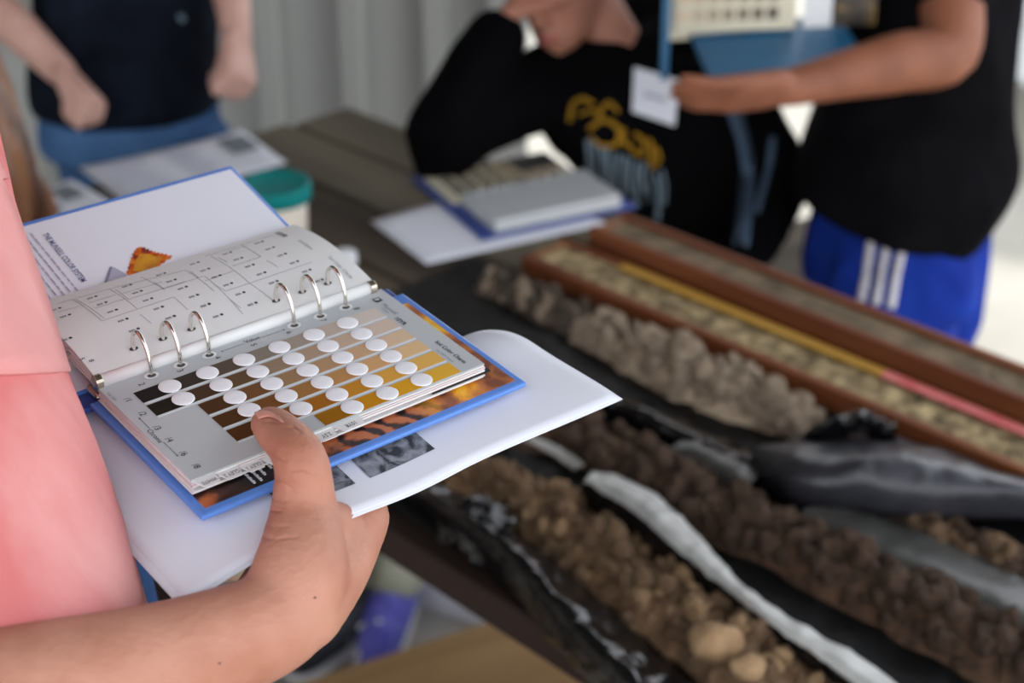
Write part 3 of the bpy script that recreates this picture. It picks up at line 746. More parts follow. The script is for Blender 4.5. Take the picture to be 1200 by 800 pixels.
a = LP(399, 313); bm('page_title', text_vf('Soil Color Charts', .0034, (a.x, a.y, 0), RD, UD, fl), M['ink'])
for (p_, s_) in [((107, 423), '8'), ((96, 421), '5')]:
    a = LP(*p_); bm('page_figure', text_vf(s_, .004, (a.x, a.y, 0), RD, UD, fl), M['inkd'])

# right stack: chart page on top, further leaves with index tabs below
top = bm('chart_page', lbox(-.0130, .1715, -.0830, .0160, -.0008, 0), M['card'], bev=.0003)
for i in range(7):
    z1 = -.0011 - i * .00118
    m = M['leaf_bounce'] if i in (1, 3) else M['leaf']
    if i == 4: m = M['black']
    bm('page', lbox((-.0128 if i != 4 else .135) + .0004 * (i % 3), .1712 + (.0045 if i == 4 else .0005 * (i % 2)), -.0830 - .0004 * (i % 3), .0160, z1 - .00075, z1), m)
def tab(x0, x1, y1, z, s, i, size=.0040):
    V = [(x0, -.0820, z), (x0 + .0035, y1, z), (x1 - .0015, y1, z), (x1, -.0820, z)]
    V = [V3(v) for v in V] + [V3(v) - V3((0, 0, .0005)) for v in V]
    o = bm('index_tab', (V, [(3, 2, 1, 0), (4, 5, 6, 7), (0, 1, 5, 4), (1, 2, 6, 5), (2, 3, 7, 6), (3, 0, 4, 7)]), M['leaf'])
    bm('tab_print', text_vf(s, size, ((x0 + x1) / 2 + .0006, y1 + .0036, z + .00012), V3((-.78, 0, 0)), V3((0, -1.15, 0))), M['inkd'], o)
tab(-.0125, .0008, -.0908, -.0010, 'WHITE', 0, .0034)
tab(.0004, .0132, -.0908, -.0018, 'GLEY 2', 1, .0036)
tab(.0128, .0258, -.0908, -.0026, 'GLEY 1', 2, .0036)
tab(.0254, .0390, -.0908, -.0034, '5Y', 3)
tab(.0560, .0700, -.0908, -.0018, '2.5Y', 4)
tab(.0695, .0870, -.0908, -.0010, '10YR', 5)
PV, PC = .0222, .01423
chips = {0: (0, [(34, 29, 26), (58, 50, 44), (88, 76, 65), (132, 122, 110), (158, 146, 133), (186, 172, 160), (204, 193, 184)]),
         1: (0, [(36, 29, 22), (72, 52, 36), (98, 74, 50), (146, 124, 102), (170, 146, 122), (192, 168, 146), (206, 186, 170)]),
         2: (1, [(76, 48, 24), (112, 76, 46), (152, 120, 88), (174, 140, 104), (196, 162, 126), (212, 184, 154)]),
         3: (1, [(78, 48, 22), (116, 74, 36), (156, 110, 62), (180, 134, 84), (204, 160, 110), (218, 182, 136)]),
         4: (1, [(80, 46, 14), (126, 76, 18), (158, 98, 26), (190, 130, 40), (212, 158, 66), (220, 172, 88)]),
         5: (3, [(150, 98, 8), (192, 132, 14), (214, 156, 32), (220, 170, 56)])}
cm = {}
for r_, (i0, cs) in chips.items():
    for k, c in enumerate(cs):
        m = mat('chip_ink', srgb(*[v * .96 for v in c]), .6, spec=.12); x0 = (i0 + k) * PV; y0 = -r_ * PC
        bm('colour_chip', lbox(x0, x0 + PV, y0 - .0112, y0, 0, .00035), m, top)
    n_ = len(cs)
    bm('strip_rule', lbox(i0 * PV, (i0 + n_) * PV, -r_ * PC - .0126, -r_ * PC - .0112, 0, .00025), M['rule'], top)
hv = None
for r_, (i0, cs) in chips.items():
    for k in range(len(cs) - 1):
        xc = (i0 + k + 1) * PV - .0036 + .0006 * (i0 + k); yc = -.0053 - r_ * PC
        if hv is None:
            V, Fc = revolve([(.0062, 0), (.0061, .0006), (.0057, .0008), (.002, .0007)], n=24); hv = mkmesh('viewing_hole', V, Fc, True); hv.materials.append(M['dot'])
        o = bpy.data.objects.new('viewing_hole', hv); COL.objects.link(o); o.parent = top; o.location = (xc, yc, .0001)
pz = lambda p: V3((p.x, p.y, .00025))
tx = ([], [])
for i, s_ in enumerate(['2', '3', '4', '5', '6', '7', '8']):
    bm('value_figure', text_vf(s_, .0052, (.0074 + .0231 * i, .0050, 0), RD, UD, pz), M['inkd'], top)
for y_, s_ in [(-.0039, '/1'), (-.0194, '/2'), (-.0348, '/3'), (-.0474, '/4'), (-.0617, '/6'), (-.0745, '/8')]:
    bm('chroma_figure', text_vf(s_, .0052, (-.0052, y_, 0), RD, UD, pz), M['inkd'], top)
bm('axis_title', text_vf('Chroma', .0040, (-.0095, -.0405, 0), RD, UD, pz), M['inkd'], top); bm('axis_title', text_vf('Value', .0044, (.0787, .0100, 0), RX, UX, pz), M['inkd'], top)
for (x0, x1, y_) in [(.0600, .0730, .0090), (.0845, .0980, .0090)]: tx = join(tx, ([V3((x0, y_ - .00012, .0003)), V3((x1, y_ - .00012, .0003)), V3((x1, y_ + .00012, .0003)), V3((x0, y_ + .00012, .0003))], [(0, 1, 2, 3)]))
for (y0, y1) in [(-.0235, -.0335), (-.0475, -.0605)]: tx = join(tx, ([V3((-.0086, y0, .0003)), V3((-.0083, y0, .0003)), V3((-.0083, y1, .0003)), V3((-.0086, y1, .0003))], [(0, 1, 2, 3)]))
for x_, y_, dx, dy in [(.0595, .009, -1, 0), (.0985, .009, 1, 0), (-.00845, -.023, 0, 1), (-.00845, -.061, 0, -1)]:
    tx = join(tx, ([V3((x_ + dx * .0014, y_ + dy * .0014, .0003)), V3((x_ - dy * .0007, y_ + dx * .0007, .0003)), V3((x_ + dy * .0007, y_ - dx * .0007, .0003))], [(0, 1, 2)]))
for vf_ in (text_vf('10YR', .0044, (.1590, -.0205, 0), RD, UD, pz, bold=.0001), text_vf('Soil Color Charts', .0038, (.1630, -.0630, 0), RD, UD, pz, bold=.00006)): bm('chart_lettering', vf_, M['inkd'], top)
bm('axis_arrows', tx, M['inkd'], top)['kind'] = 'stuff'
for vf_ in (text_vf('Munsell', .0044, (.1618, -.0062, 0), RD, UD, pz), text_vf('COLOR', .0020, (.1585, -.0062, 0), RD, UD, pz), text_vf('Year 2009 revised', .0022, (.1580, -.0640, 0), RD, UD, pz), text_vf('Year 2009', .0022, (-.0108, .0035, 0), RD, UD, pz)): bm('chart_lettering', vf_, M['ink'], top)
bm('logo_print', ([V3((x_, y_, .0003)) for x_, y_ in ((.1595, .0085), (.1595, .0038), (.1642, .0038), (.1642, .0085))], [(0, 1, 2, 3)]), M['inkd'], top)
bm('logo_print', ([V3((x_, y_, .0004)) for x_, y_ in ((.1603, .0077), (.1603, .0060), (.1620, .0052), (.1634, .0060), (.1634, .0077))], [(0, 1, 2, 3, 4)]), M['card'], top)
# rings
cy, cz, rr = .01335, .0098, .0108
for x in (.0158, .0335, .0512, .1062, .1240, .1417):
    P = [V3((x, a_, b_)) for a_, b_ in [(.0120, -.0075), (.0100, -.002), (.0098, .0035), (.0112, .0105), (.0145, .0168), (.0195, .0206), (.0242, .0202), (.0276, .0168), (.0286, .0120), (.0280, .0055), (.0265, -.002)]]
    rg = bm('ring', tube(P, [.00118] * len(P), side=(1, 0, 0), n=10, sub=2), M['chrome'], smooth=True)
    bm('punch_hole', ([V3((x + .0026 * cos(k * pi / 8), .0283 + .0016 * sin(k * pi / 8), zl(.0283 + .0016 * sin(k * pi / 8)) + .0004)) for k in range(16)], [tuple(range(16))]), M['steel'])
    bm('punch_hole', ([V3((x + .0042 * cos(k * pi / 8), .0098 + .0032 * sin(k * pi / 8) - .0002, .0003)) for k in range(16)], [tuple(range(16))]), M['leaf'], top)
    bm('punch_hole', ([V3((x + .0024 * cos(k * pi / 8), .0098 + .0019 * sin(k * pi / 8) - .0006, .0005)) for k in range(16)], [tuple(range(16))]), M['steel'], top)

# loose sheets carried under the binder
ps = empty('handout_sheet', BO, 'loose white handout sheets held under the blue binder, corner curling', 'paper')
ps.matrix_world = bk.matrix_world.copy()
def smooth01(u): u = min(max(u, 0), 1); return u * u * (3 - 2 * u)
def sz(x, y):
    z = -.0205
    z -= smooth01((x - .13) / .07) * 7.0 * max(0, y + .058) ** 2
    z -= .9 * max(0, .03 - x) ** 2 + .004 * smooth01((.0 - x) / .05)
    z += .0035 * smooth01((x - .10) / .12) * smooth01((-.06 - y) / .07) - .0025 * math.exp(-((x - .088) / .03) ** 2) * smooth01((-.085 - y) / .04)
    return z
def sheet_vf(x0, x1, y0, y1, dz, yc=lambda x: 0, nx_=44, ny_=34):
    V, Fc = [], []
    for i in range(nx_ + 1):
        for j in range(ny_ + 1):
            x = x0 + (x1 - x0) * i / nx_; y = y0 + (y1 - y0) * j / ny_ + yc(x) * (1 - j / ny_)
            V.append((x, y, sz(x, y) + dz))
    for i in range(nx_):
        for j in range(ny_):
            q = i * (ny_ + 1) + j; Fc.append((q, q + ny_ + 1, q + ny_ + 2, q + 1))
    return V, Fc
mesh('sheet', sheet_vf(-.047, .2305, -.1305, .082, -.0008, yc=lambda x: -.0045 * smooth01((x - .12) / .1)), M['paper'], ps, local=True, smooth=True, solid=.0003)
mesh('sheet', sheet_vf(-.0435, .2285, -.1285, .083, 0, yc=lambda x: -.0045 * smooth01((x - .12) / .1)), M['paper'], ps, local=True, smooth=True, solid=.0003)
M['crack'] = stripes_print('cracked_soil_print', [(.40, srgb(52, 54, 60)), (.47, srgb(96, 98, 106)), (.6, srgb(132, 134, 142)), (.7, srgb(150, 152, 160))], 90, 1.5, rough=.8)
mesh('printed_picture', sheet_vf(.0760, .1180, -.1090, -.070, .0006, nx_=12, ny_=10), M['crack'], ps, local=True, smooth=True)
mesh('printed_picture', sheet_vf(.0260, .0668, -.1090, -.070, .0006, nx_=12, ny_=10), M['crack'], ps, local=True, smooth=True)

# ================================================================== open binder lying on the table
def table_binder():
    c = V3((.012, 2.225, TZ + .0035))
    r = rempty('ring_binder', c, radians(27), 'open ring binder of colour charts lying on the white sheet on the table', 'binder')
    A = lambda n_, VF, m, p=r, **k: mesh(n_, VF, m, p, local=True, **k)
    A('back_cover', lbox(-.125, .135, -.125, -.005, 0, .003), M['blued'], bev=.001)
    f = A('front_cover', lbox(-.125, .115, .005, .135, 0, .003), M['blued'], bev=.001)
    A('spine', lbox(-.125, .125, -.006, .006, 0, .004), M['blued'])
    for i in range(5):
        A('page', lbox(-.10 + .002 * (i % 2), .112, -.118 + .0012 * i, -.002, .0034 + i * .004, .0070 + i * .004), M['leaf'] if i % 2 else M['card'], bev=.0008)
    pg = A('chart_page', lbox(-.112, .100, .004, .112, .0034, .012), M['cream'], bev=.001)
    rng = random.Random(3)
    for i in range(7):
        for j in range(5):
            v = 40 + 24 * i + rng.randint(-8, 8)
            m = mat('small_chip', srgb(v, v * (.86 - .03 * j), v * (.72 - .08 * j)), .6)
            A('colour_chip', lbox(-.098 + i * .026, -.078 + i * .026, .020 + j * .018, .032 + j * .018, .012, .0124), m, pg)
    A('cover_photo', lbox(.03, .10, .055, .108, .0124, .0128), M['steel'], pg)
    for x in (-.072, -.050, -.028, .020, .042, .064):
        P = [V3((x, .002 + .013 * cos(a_), .018 + .013 * sin(a_))) for a_ in [radians(d) for d in range(-40, 221, 20)]]
        A('ring', tube(P, [.0014] * len(P), side=(1, 0, 0), n=8, sub=1), M['chrome'], smooth=True)
table_binder()

# ================================================================== people
HR = [(-.114, .016, .066, .036), (-.102, .034, .086, .006), (-.080, .049, .092, -.028), (-.048, .060, .091, -.056), (-.012, .068, .089, -.082),
      (.020, .073, .090, -.096), (.050, .075, .088, -.100), (.080, .067, .075, -.090), (.100, .047, .050, -.066), (.114, .020, .018, -.030)]
def head(c, fwd, up, s=1.0):
    """skull, jaw, nose, lips, brow and ears; c = centre of the head"""
    c, f, u = V3(c), V3(fwd).normalized(), V3(up).normalized(); r = f.cross(u).normalized(); u = r.cross(f).normalized()
    T = lambda x, y, z: c + (r * x + f * y + u * z) * s
    out = [loft([(T(0, (yf + yb) / 2, z), r * (hw * s), f * ((yf - yb) / 2 * s)) for z, hw, yf, yb in HR], n=24, sub=3, p=2.2)]
    out.append(tube([T(0, .088, .012), T(0, .100, -.014), T(0, .108, -.030)], [.008 * s, .010 * s, .0125 * s], n=10))
    out.append(ell(T(0, .098, -.034), .017 * s, .010 * s, .009 * s, r, f, u, 10, 6))
    out.append(tube([T(-.024, .078, -.066), T(0, .094, -.062), T(.024, .078, -.066)], [.006 * s, .008 * s, .006 * s], n=8))
    out.append(tube([T(-.020, .078, -.073), T(0, .093, -.074), T(.020, .078, -.073)], [.006 * s, .009 * s, .006 * s], n=8))
    out.append(ell(T(0, .080, -.100), .022 * s, .014 * s, .014 * s, r, f, u, 12, 8))
    out.append(tube([T(-.052, .066, .020), T(0, .090, .022), T(.052, .066, .020)], [.007 * s, .008 * s, .007 * s], n=8))
    for e in (-1, 1): out.append(ell(T(e * .076, -.008, -.012), .009 * s, .019 * s, .031 * s, r, f, u, 10, 8))
    return out, T, (r, f, u)
def face_parts(T, ax, root, s=1.0):
    r, f, u = ax
    for e in (-1, 1):
        o = mesh('eye', ell(T(e * .032, .077, .000), .012 * s, .010 * s, .0085 * s, r, f, u, 12, 8), M['eye'], root, smooth=True)
        mesh('iris', ell(T(e * .032, .0865, .000), .005 * s, .0025 * s, .005 * s, r, f, u, 10, 6), M['iris'], o, smooth=True)
    mesh('lips', join(tube([T(-.022, .084, -.067), T(0, .1005, -.0645), T(.022, .084, -.067)], [.0025, .0048, .0025], n=8),
                      tube([T(-.019, .084, -.0715), T(0, .1005, -.0735), T(.019, .084, -.0715)], [.0025, .0052, .0025], n=8)), M['lips'], root, smooth=True)
def hair_cap(T, ax, s=1.0):
    r, f, u = ax
    return [ell(T(0, -.022, .034), .083 * s, .094 * s, .092 * s, r, f, u, 24, 14), ell(T(0, -.050, -.015), .076 * s, .060 * s, .075 * s, r, f, u, 20, 12)]
def hand(W, f, nrm, side, curl=(20, 30, 20), s=1.0, thumb=(35, 20), spread=.06):
    """palm, four jointed fingers of different length and a thumb from the palm's side"""
    W, f, nrm = V3(W), V3(f).normalized(), V3(nrm).normalized(); side = V3(side); side = (side - f * side.dot(f)).normalized(); nrm = (nrm - f * nrm.dot(f) - side * nrm.dot(side)).normalized()
    out = [loft([(W - f * .012 * s, side * .026 * s, nrm * .019 * s), (W + f * .03 * s, side * .036 * s, nrm * .018 * s), (W + f * .07 * s, side * .041 * s, nrm * .015 * s), (W + f * .094 * s, side * .038 * s, nrm * .012 * s)], n=18, p=2.6)]
    for off, L, r0 in ((.030, .074, .0092), (.010, .083, .0096), (-.0105, .077, .0092), (-.029, .060, .0082)):
        d = (f + side * (off * spread / .03)).normalized(); p = W + f * (.088 * s) + side * (off * s); P = [p - f * .01 * s]; a = 0
        P.append(p)
        for seg_, c_ in zip((.45, .31, .26), curl):
            a += radians(c_); p = p + (d * cos(a) + nrm * sin(a)) * (L * seg_ * s); P.append(p)
        out.append(tube(P, [r0 * s, r0 * 1.02 * s, r0 * .97 * s, r0 * .88 * s, r0 * .72 * s], n=10, sub=4))
    p = W + f * (.022 * s) + side * (.024 * s); a, b_ = radians(thumb[0]), radians(thumb[1])
    d1 = (f * cos(a) + side * sin(a)) * cos(b_) + nrm * sin(b_); d2 = (f * cos(a * .5) + side * sin(a * .5)) * cos(b_) + nrm * sin(b_)
    p2 = p + d1 * .042 * s; p3 = p2 + d2 * .032 * s; p4 = p3 + (d2 * .9 + f * .2) * .024 * s
    out.append(tube([p - d1 * .01 * s, p, p2, p3, p4], [.016 * s, .0155 * s, .0125 * s, .0115 * s, .0088 * s], n=12, sub=4))
    return out

# ------------------------------------------------------------------ person A: pink shirt, holds the binder (foreground left)
rA = empty('person', V3((-.43, .62, 0)), 'person in pink shirt at the left edge, holding the binder with one hand', 'person')
E_, Wr = V3((-.315, .455, 1.338)), U(320, 732, .745)
fm1, fm2 = E_.lerp(Wr, .35), E_.lerp(Wr, .75) - V3((0, 0, .004))
sh = V3((-.50, .47, 1.575))
vd = ray(200, 700).normalized()
sideA = V3((.05, -.35, 1)).normalized()
bodyA = []
bodyA.append(tube([sh, sh.lerp(E_, .5) + V3((.0, -.02, 0)), E_], [.050, .044, .040], n=16))
bodyA.append(tube([E_, fm1, fm2, Wr], [(.041, .037), (.040, .037), (.0315, .029), (.0275, .0235)], side=sideA, n=20))
idx = U(428, 606, .812)                       # index knuckle
fdir = (idx - Wr).normalized()
acr = (BX * -1 + BY * .15).normalized()       # from index towards little finger, level under the sheets
il = idx - BO; il = V3((il.dot(BX), il.dot(BY), il.dot(BZ)))
mcp = [idx] + [BW(il.x - dx, il.y + dy, min(il.z, -.040)) for dx, dy in ((.021, .008), (.040, .006), (.056, -.002))]
# palm: several metacarpal rays fused into one
for k, p in enumerate(mcp):
    w0 = Wr + acr * (.010 * k - .012) + fdir * .004
    bodyA.append(tube([w0, w0.lerp(p, .5) + BZ * -.004, p], [.021 - .001 * k, .0185 - .001 * k, .0138 - .0009 * k], n=14))
bodyA.append(ell(Wr.lerp(mcp[2], .40) - BZ * .010, .034, .030, .015, acr, fdir, acr.cross(fdir), 16, 10))
# fingers flat under the sheets, closing against them from below
under = -.0215
for k, (p, L, r0) in enumerate(zip(mcp, (.074, .083, .077, .060), (.0092, .0095, .0092, .0082))):
    q = p - BO; q = V3((q.dot(BX), q.dot(BY), q.dot(BZ)))
    dirs = V3((-.10 - .07 * k, 1, 0)).normalized()
    P = [p]; zz = q.z; pos = V3((q.x, q.y, 0)); goal = under - r0 - .001
    for seg_, mix in zip((.45, .31, .24), (.55, .9, 1.0)):
        pos = pos + dirs * (L * seg_); zz = zz + (goal - zz) * mix; P.append(BW(pos.x, pos.y, zz))
    bodyA.append(tube(P, [r0 * 1.3, r0 * 1.04, r0 * .95, r0 * .78], n=12, sub=5))
# thumb over the page
cmc = U(352, 672, .752); th_m = U(356, 596, .772)
ip = onb(352, 538, .0135); ip = BW(*ip); tp0 = onb(326, 505, .0118); tp0 = BW(*tp0); tp1 = onb(316, 494, .0108); tp1 = BW(*tp1)
bodyA.append(tube([Wr + (cmc - Wr) * .2, cmc, th_m, ip, tp0, tp1], [(.022, .022), (.0240, .021), (.0172, .0165), (.0138, .0120), (.0126, .0098), (.0108, .0082)], side=(tp1 - ip).cross(BZ), n=18, sub=6))
# web between thumb and index
bodyA.append(tube([th_m.lerp(cmc, .45), th_m.lerp(idx, .45) + (Wr - idx) * .12, idx + (Wr - idx) * .14], [.017, .0135, .0135], n=14))
# torso, neck, head and legs under the clothes
SA = [(-45, -60, .84), (-12, 110, .82), (8, 230, .80), (62, 370, .79), (112, 510, .785), (165, 690, .78), (200, 860, .79)]
vr = V3((.93, .37, 0)); vf = V3((.37, -.93, 0))
ringsT = []
for (a, b_, q) in SA:
    p = U(a, b_, q); ringsT.append(p)
hw = [.155, .165, .172, .178, .182, .186, .19]
tors = [(p - vr * h, vr * h, vf * (h * .70)) for p, h in zip(ringsT, hw)]
topc = tors[0][0]; botc = tors[-1][0]
hip = V3((-.405, .785, 1.04))
neck = V3((topc.x - .01, topc.y + .01, topc.z + .10))
tors_full = [(V3((neck.x, neck.y, neck.z - .015)), vr * .075, vf * .07), (V3((neck.x, neck.y, topc.z + .045)), vr * .14, vf * .10)] + tors + [(hip, vr * .175, vf * .125)]
bodyA.append(loft([(c_, a_ * .80, b_ * .76) for c_, a_, b_ in tors_full], n=28))
hc = neck + V3((.05, .0, .155))
hd, TA, axA = head(hc, (.80, -.05, -.55), (.5, 0, .85)); bodyA += hd
bodyA.append(tube([neck - V3((0, 0, .05)), hc - V3((.03, 0, .07))], [.056, .054]))
legA = [hip + V3((-.06, -.09, -.05)), hip + V3((.03, .08, -.05))]
for k, lp in enumerate(legA):
    bodyA.append(tube([lp, V3((lp.x, lp.y, .52)), V3((lp.x - .01, lp.y, .09))], [.078, .053, .038]))
    bodyA.append(tube([V3((lp.x - .03, lp.y, .045)), V3((lp.x + .15, lp.y - .01, .035))], [.035, .026]))
boA = body_obj('body', bodyA, .0030, M['skinA'], rA, smooth=7, fac=.5)
# skin creases on the thumb and the ball of the hand: the surface is refined there and pressed in
import bmesh
CREASE = [([(307, 489), (316, 487), (326, 491)], .0007, 1.1), ([(309, 494), (318, 493), (328, 496)], .0005, 1.0), ([(330, 501), (344, 500), (352, 506)], .0006, 1.3),
          ([(315, 527), (324, 536), (334, 539)], .0009, 1.6), ([(318, 560), (328, 564), (343, 574)], .0011, 1.8), ([(312, 578), (322, 586), (334, 588)], .0008, 1.4),
          ([(309, 592), (318, 598), (330, 599)], .0006, 1.3), ([(303, 612), (320, 617), (338, 616)], .0004, 1.8), ([(300, 627), (322, 632), (350, 628)], .0005, 2.2), ([(340, 552), (356, 550), (372, 556)], .0005, 1.5),
          ([(412, 590), (424, 600), (430, 616)], .0006, 2.0)]
def pxy(p):
    d = p - CAM; q = d.dot(FW); return 600 + F * d.x / q, 400 - F * d.dot(UP) / q
def dseg(x, y, P):
    best = 1e9
    for (x0, y0), (x1, y1) in zip(P[:-1], P[1:]):
        dx, dy = x1 - x0, y1 - y0; u = max(0, min(1, ((x - x0) * dx + (y - y0) * dy) / (dx * dx + dy * dy)))
        best = min(best, math.hypot(x - x0 - dx * u, y - y0 - dy * u))
    return best
bmm = bmesh.new(); bmm.from_mesh(boA.data); bmm.normal_update(); og = ORG[rA.name]
for cuts in (1, 1):
    selv = set()
    for v in bmm.verts:
        p = v.co + og
        if v.normal.dot(p - CAM) > 0: continue
        x, y = pxy(p)
        if not (285 < x < 450 and 470 < y < 650): continue
        if min(dseg(x, y, c[0]) for c in CREASE) < 9 - 3 * cuts: selv.add(v)
    es = [e for e in bmm.edges if e.verts[0] in selv and e.verts[1] in selv]
    bmesh.ops.subdivide_edges(bmm, edges=es, cuts=cuts, use_grid_fill=True)
bmm.normal_update()
for v in bmm.verts:
    p = v.co + og
    if v.normal.dot(p - CAM) > 0: continue
    x, y = pxy(p)
    if not (285 < x < 450 and 470 < y < 650): continue
    dd = sum(dp * math.exp(-(dseg(x, y, P) / sg) ** 2) for P, dp, sg in CREASE)
    if dd > 1e-6: v.co = v.co - v.normal * dd
bmm.to_mesh(boA.data); bmm.free(); boA.data.polygons.foreach_set('use_smooth', [True] * len(boA.data.polygons))
shirt = [loft(tors_full[:-1] + [(V3((botc.x, botc.y, botc.z - .02)), vr * .188, vf * .132)], n=32)]
shl = sh.lerp(E_, .62)
shirt.append(tube([sh + V3((.02, .02, .005)), sh.lerp(E_, .35), shl], [.072, .070, .072], n=18))
body_obj('shirt', shirt, .0065, M['pink'], rA, smooth=8, fold=(.0045, 7, .35))
body_obj('jeans', [loft([(hip + V3((0, 0, .16)), vr * .172, vf * .120), (hip, vr * .182, vf * .132), (hip - V3((0, 0, .10)), vr * .178, vf * .13)])] +
         [tube([lp + V3((0, 0, .02)), V3((lp.x, lp.y, .52)), V3((lp.x - .01, lp.y, .10))], [.094, .074, .062]) for lp in legA], .012, M['denim'], rA, fold=(.003, 9, .4))
for lp in legA:
    s_ = mesh('shoe', tube([V3((lp.x - .05, lp.y, .045)), V3((lp.x + .06, lp.y, .05)), V3((lp.x + .17, lp.y - .01, .036))], [.042, .044, .03]), M['shoedark'], rA, smooth=True)
    mesh('sole', tube([V3((lp.x - .06, lp.y, .013)), V3((lp.x + .06, lp.y, .013)), V3((lp.x + .18, lp.y - .01, .013))], [(.042, .012), (.046, .012), (.036, .012)], side=(0, 1, 0)), M['rubber'], s_, smooth=True)
face_parts(TA, axA, rA); body_obj('hair', hair_cap(TA, axA), .01, M['hairdk'], rA, fold=(.004, 30, .2))
# thumb nail laid on the finished thumb tip
bpy.context.view_layer.update()
bo = [x for x in rA.children if x.name.startswith('body')][0]
V, Fc = [], []; gok = True
for i in range(9):
    for j in range(6):
        u, v = i / 8, j / 5
        a_ = 299 + 29 * u + 5 * v; b_ = 484.5 - 4.5 * sin(pi * min(u * 1.1, 1)) + 7.0 * v + 4.5 * u
        hit, loc, nor, _ = bo.ray_cast(CAM - ORG[rA.name], ray(a_, b_).normalized())
        if not hit: gok = False; break
        V.append(loc + ORG[rA.name] + nor * .0006)
    if not gok: break
if gok:
    for i in range(8):
        for j in range(5): q = i * 6 + j; Fc.append((q, q + 6, q + 7, q + 1))
    mesh('thumb_nail', (V, Fc), M['nail'], rA, smooth=True, solid=.0006)
else: print('nail missed')
for a_, b_ in ((369, 700), (257, 777)):
    hit, loc, nor, _ = bo.ray_cast(CAM - ORG[rA.name], ray(a_, b_).normalized())
    if hit: mesh('mole', ell(loc + ORG[rA.name], .0008, .0008, .0004, n=8, m=5), M['mole'], rA, smooth=True)
# chest pocket, a raised patch following the shirt front
def on_shirt(px_, py_, off):
    d = ray(px_, py_); hit, loc, nor, _ = False, None, None, None
    o = [x for x in rA.children if x.name.startswith('shirt')][0]
    hit, loc, nor, _ = o.ray_cast(CAM - ORG[rA.name], d.normalized())
    return (loc + ORG[rA.name] + nor * off) if hit else None
V, Fc, ok = [], [], {}
bpy.context.view_layer.update()
for i in range(13):
    for j in range(13):
        u, v = i / 12, j / 12
        a_ = -90 + (90 - 24 + 118 * v ** .75) * u; b_ = 165 + (436 - 165) * v + (1 - u) * 8 * v
        p = on_shirt(a_, b_, .0012)
        if p is not None: ok[(i, j)] = len(V); V.append(p)
for i in range(12):
    for j in range(12):
        ks = [(i, j), (i + 1, j), (i + 1, j + 1), (i, j + 1)]
        if all(k in ok for k in ks): Fc.append(tuple(ok[k] for k in ks))
if Fc: mesh('pocket', (V, Fc), M['pinkp'], rA, smooth=True, solid=.002)

# ------------------------------------------------------------------ person B: navy shirt and jeans behind the far table end
hipB = U(152, 150, 2.86); chB = U(150, -30, 2.80); shB = U(150, -190, 2.78)
rB = empty('person', V3((hipB.x, hipB.y, 0)), 'person in navy shirt and blue jeans standing at the far table end', 'person')
X, Y = V3((.98, .15, 0)), V3((-.15, .98, 0))
bB = [loft([(shB + V3((0, 0, .07)), X * .06, Y * .06), (shB, X * .17, Y * .09), (chB, X * .155, Y * .105), (hipB + V3((0, 0, .06)), X * .125, Y * .085), (hipB - V3((0, 0, .12)), X * .125, Y * .085)])]
eR, wR = U(-30, -15, 2.72), U(72, 84, 2.66)
eL, wL = U(264, -60, 2.72), U(278, 46, 2.66)
bB += [tube([shB + X * -.18, (shB + X * -.18).lerp(eR, .5), eR, eR.lerp(wR, .4), wR], [.048, .044, .040, .038, .027])]
bB += [tube([shB + X * .18, eL, eL.lerp(wL, .5), wL], [.048, .036, .033, .025])]
bB += hand(wR, (wR - eR), V3((.2, .3, -1)), V3((.4, -.9, -.1)), curl=(62, 82, 50), s=.95, thumb=(6, 25))
bB += hand(wL, (wL - eL).normalized() + V3((0, -.25, -.1)), V3((-.9, .3, 0)), V3((-.3, -1, 0)), curl=(58, 80, 50), s=.92, thumb=(6, 22))
hcB = shB + V3((.02, -.04, .29)); hd, TB, axB = head(hcB, (.1, -.8, -.55), (0, -.5, .85)); bB += hd
bB.append(tube([shB, hcB - V3((0, -.02, .06))], [.055, .052]))
lgB = [U(122, 185, 2.86), U(222, 172, 2.93)]
for lp in lgB: bB += [tube([lp, V3((lp.x, lp.y + .0, .48)), V3((lp.x, lp.y + .02, .09))], [.072, .05, .037]), tube([V3((lp.x, lp.y + .04, .045)), V3((lp.x, lp.y - .13, .035))], [.034, .026])]
body_obj('body', bB, .0055, M['skinB'], rB, smooth=5)
shirtB = [loft([(shB + V3((0, 0, .05)), X * .085, Y * .075), (shB, X * .185, Y * .105), (chB, X * .166, Y * .118), (hipB + V3((0, 0, .10)), X * .165, Y * .126), (U(152, 122, 2.86), X * .170, Y * .134)], n=32)]
shirtB += [tube([shB + X * -.17, (shB + X * -.18).lerp(eR, .55)], [.068, .062]), tube([shB + X * .17, (shB + X * .18).lerp(eL, .55)], [.068, .060])]
body_obj('shirt', shirtB, .009, M['navy'], rB, fold=(.006, 8, .5))
body_obj('jeans', [loft([(U(152, 84, 2.86), X * .156, Y * .118), (hipB, X * .164, Y * .125), (U(152, 172, 2.86), X * .158, Y * .122)])] +
         [tube([lp, V3((lp.x, lp.y, .48)), V3((lp.x, lp.y + .02, .08))], [.084, .068, .056]) for lp in lgB], .010, M['denimB'], rB, fold=(.003, 10, .5))
for i, (a_, b_) in enumerate([(212, 22), (211, 68), (210, 100)]):
    c_ = U(a_, b_, 2.725 + .012 * i); mesh('shirt_button', ell(c_, .008, .004, .008, n=10, m=6), M['silver'], rB, smooth=True)
for lp in lgB:
    s_ = mesh('shoe', tube([V3((lp.x, lp.y + .06, .045)), V3((lp.x, lp.y - .05, .048)), V3((lp.x, lp.y - .16, .034))], [.04, .042, .028]), M['shoedark'], rB, smooth=True)
    mesh('sole', tube([V3((lp.x, lp.y + .07, .012)), V3((lp.x, lp.y - .17, .012))], [(.040, .011), (.034, .011)], side=(1, 0, 0)), M['rubber'], s_, smooth=True)
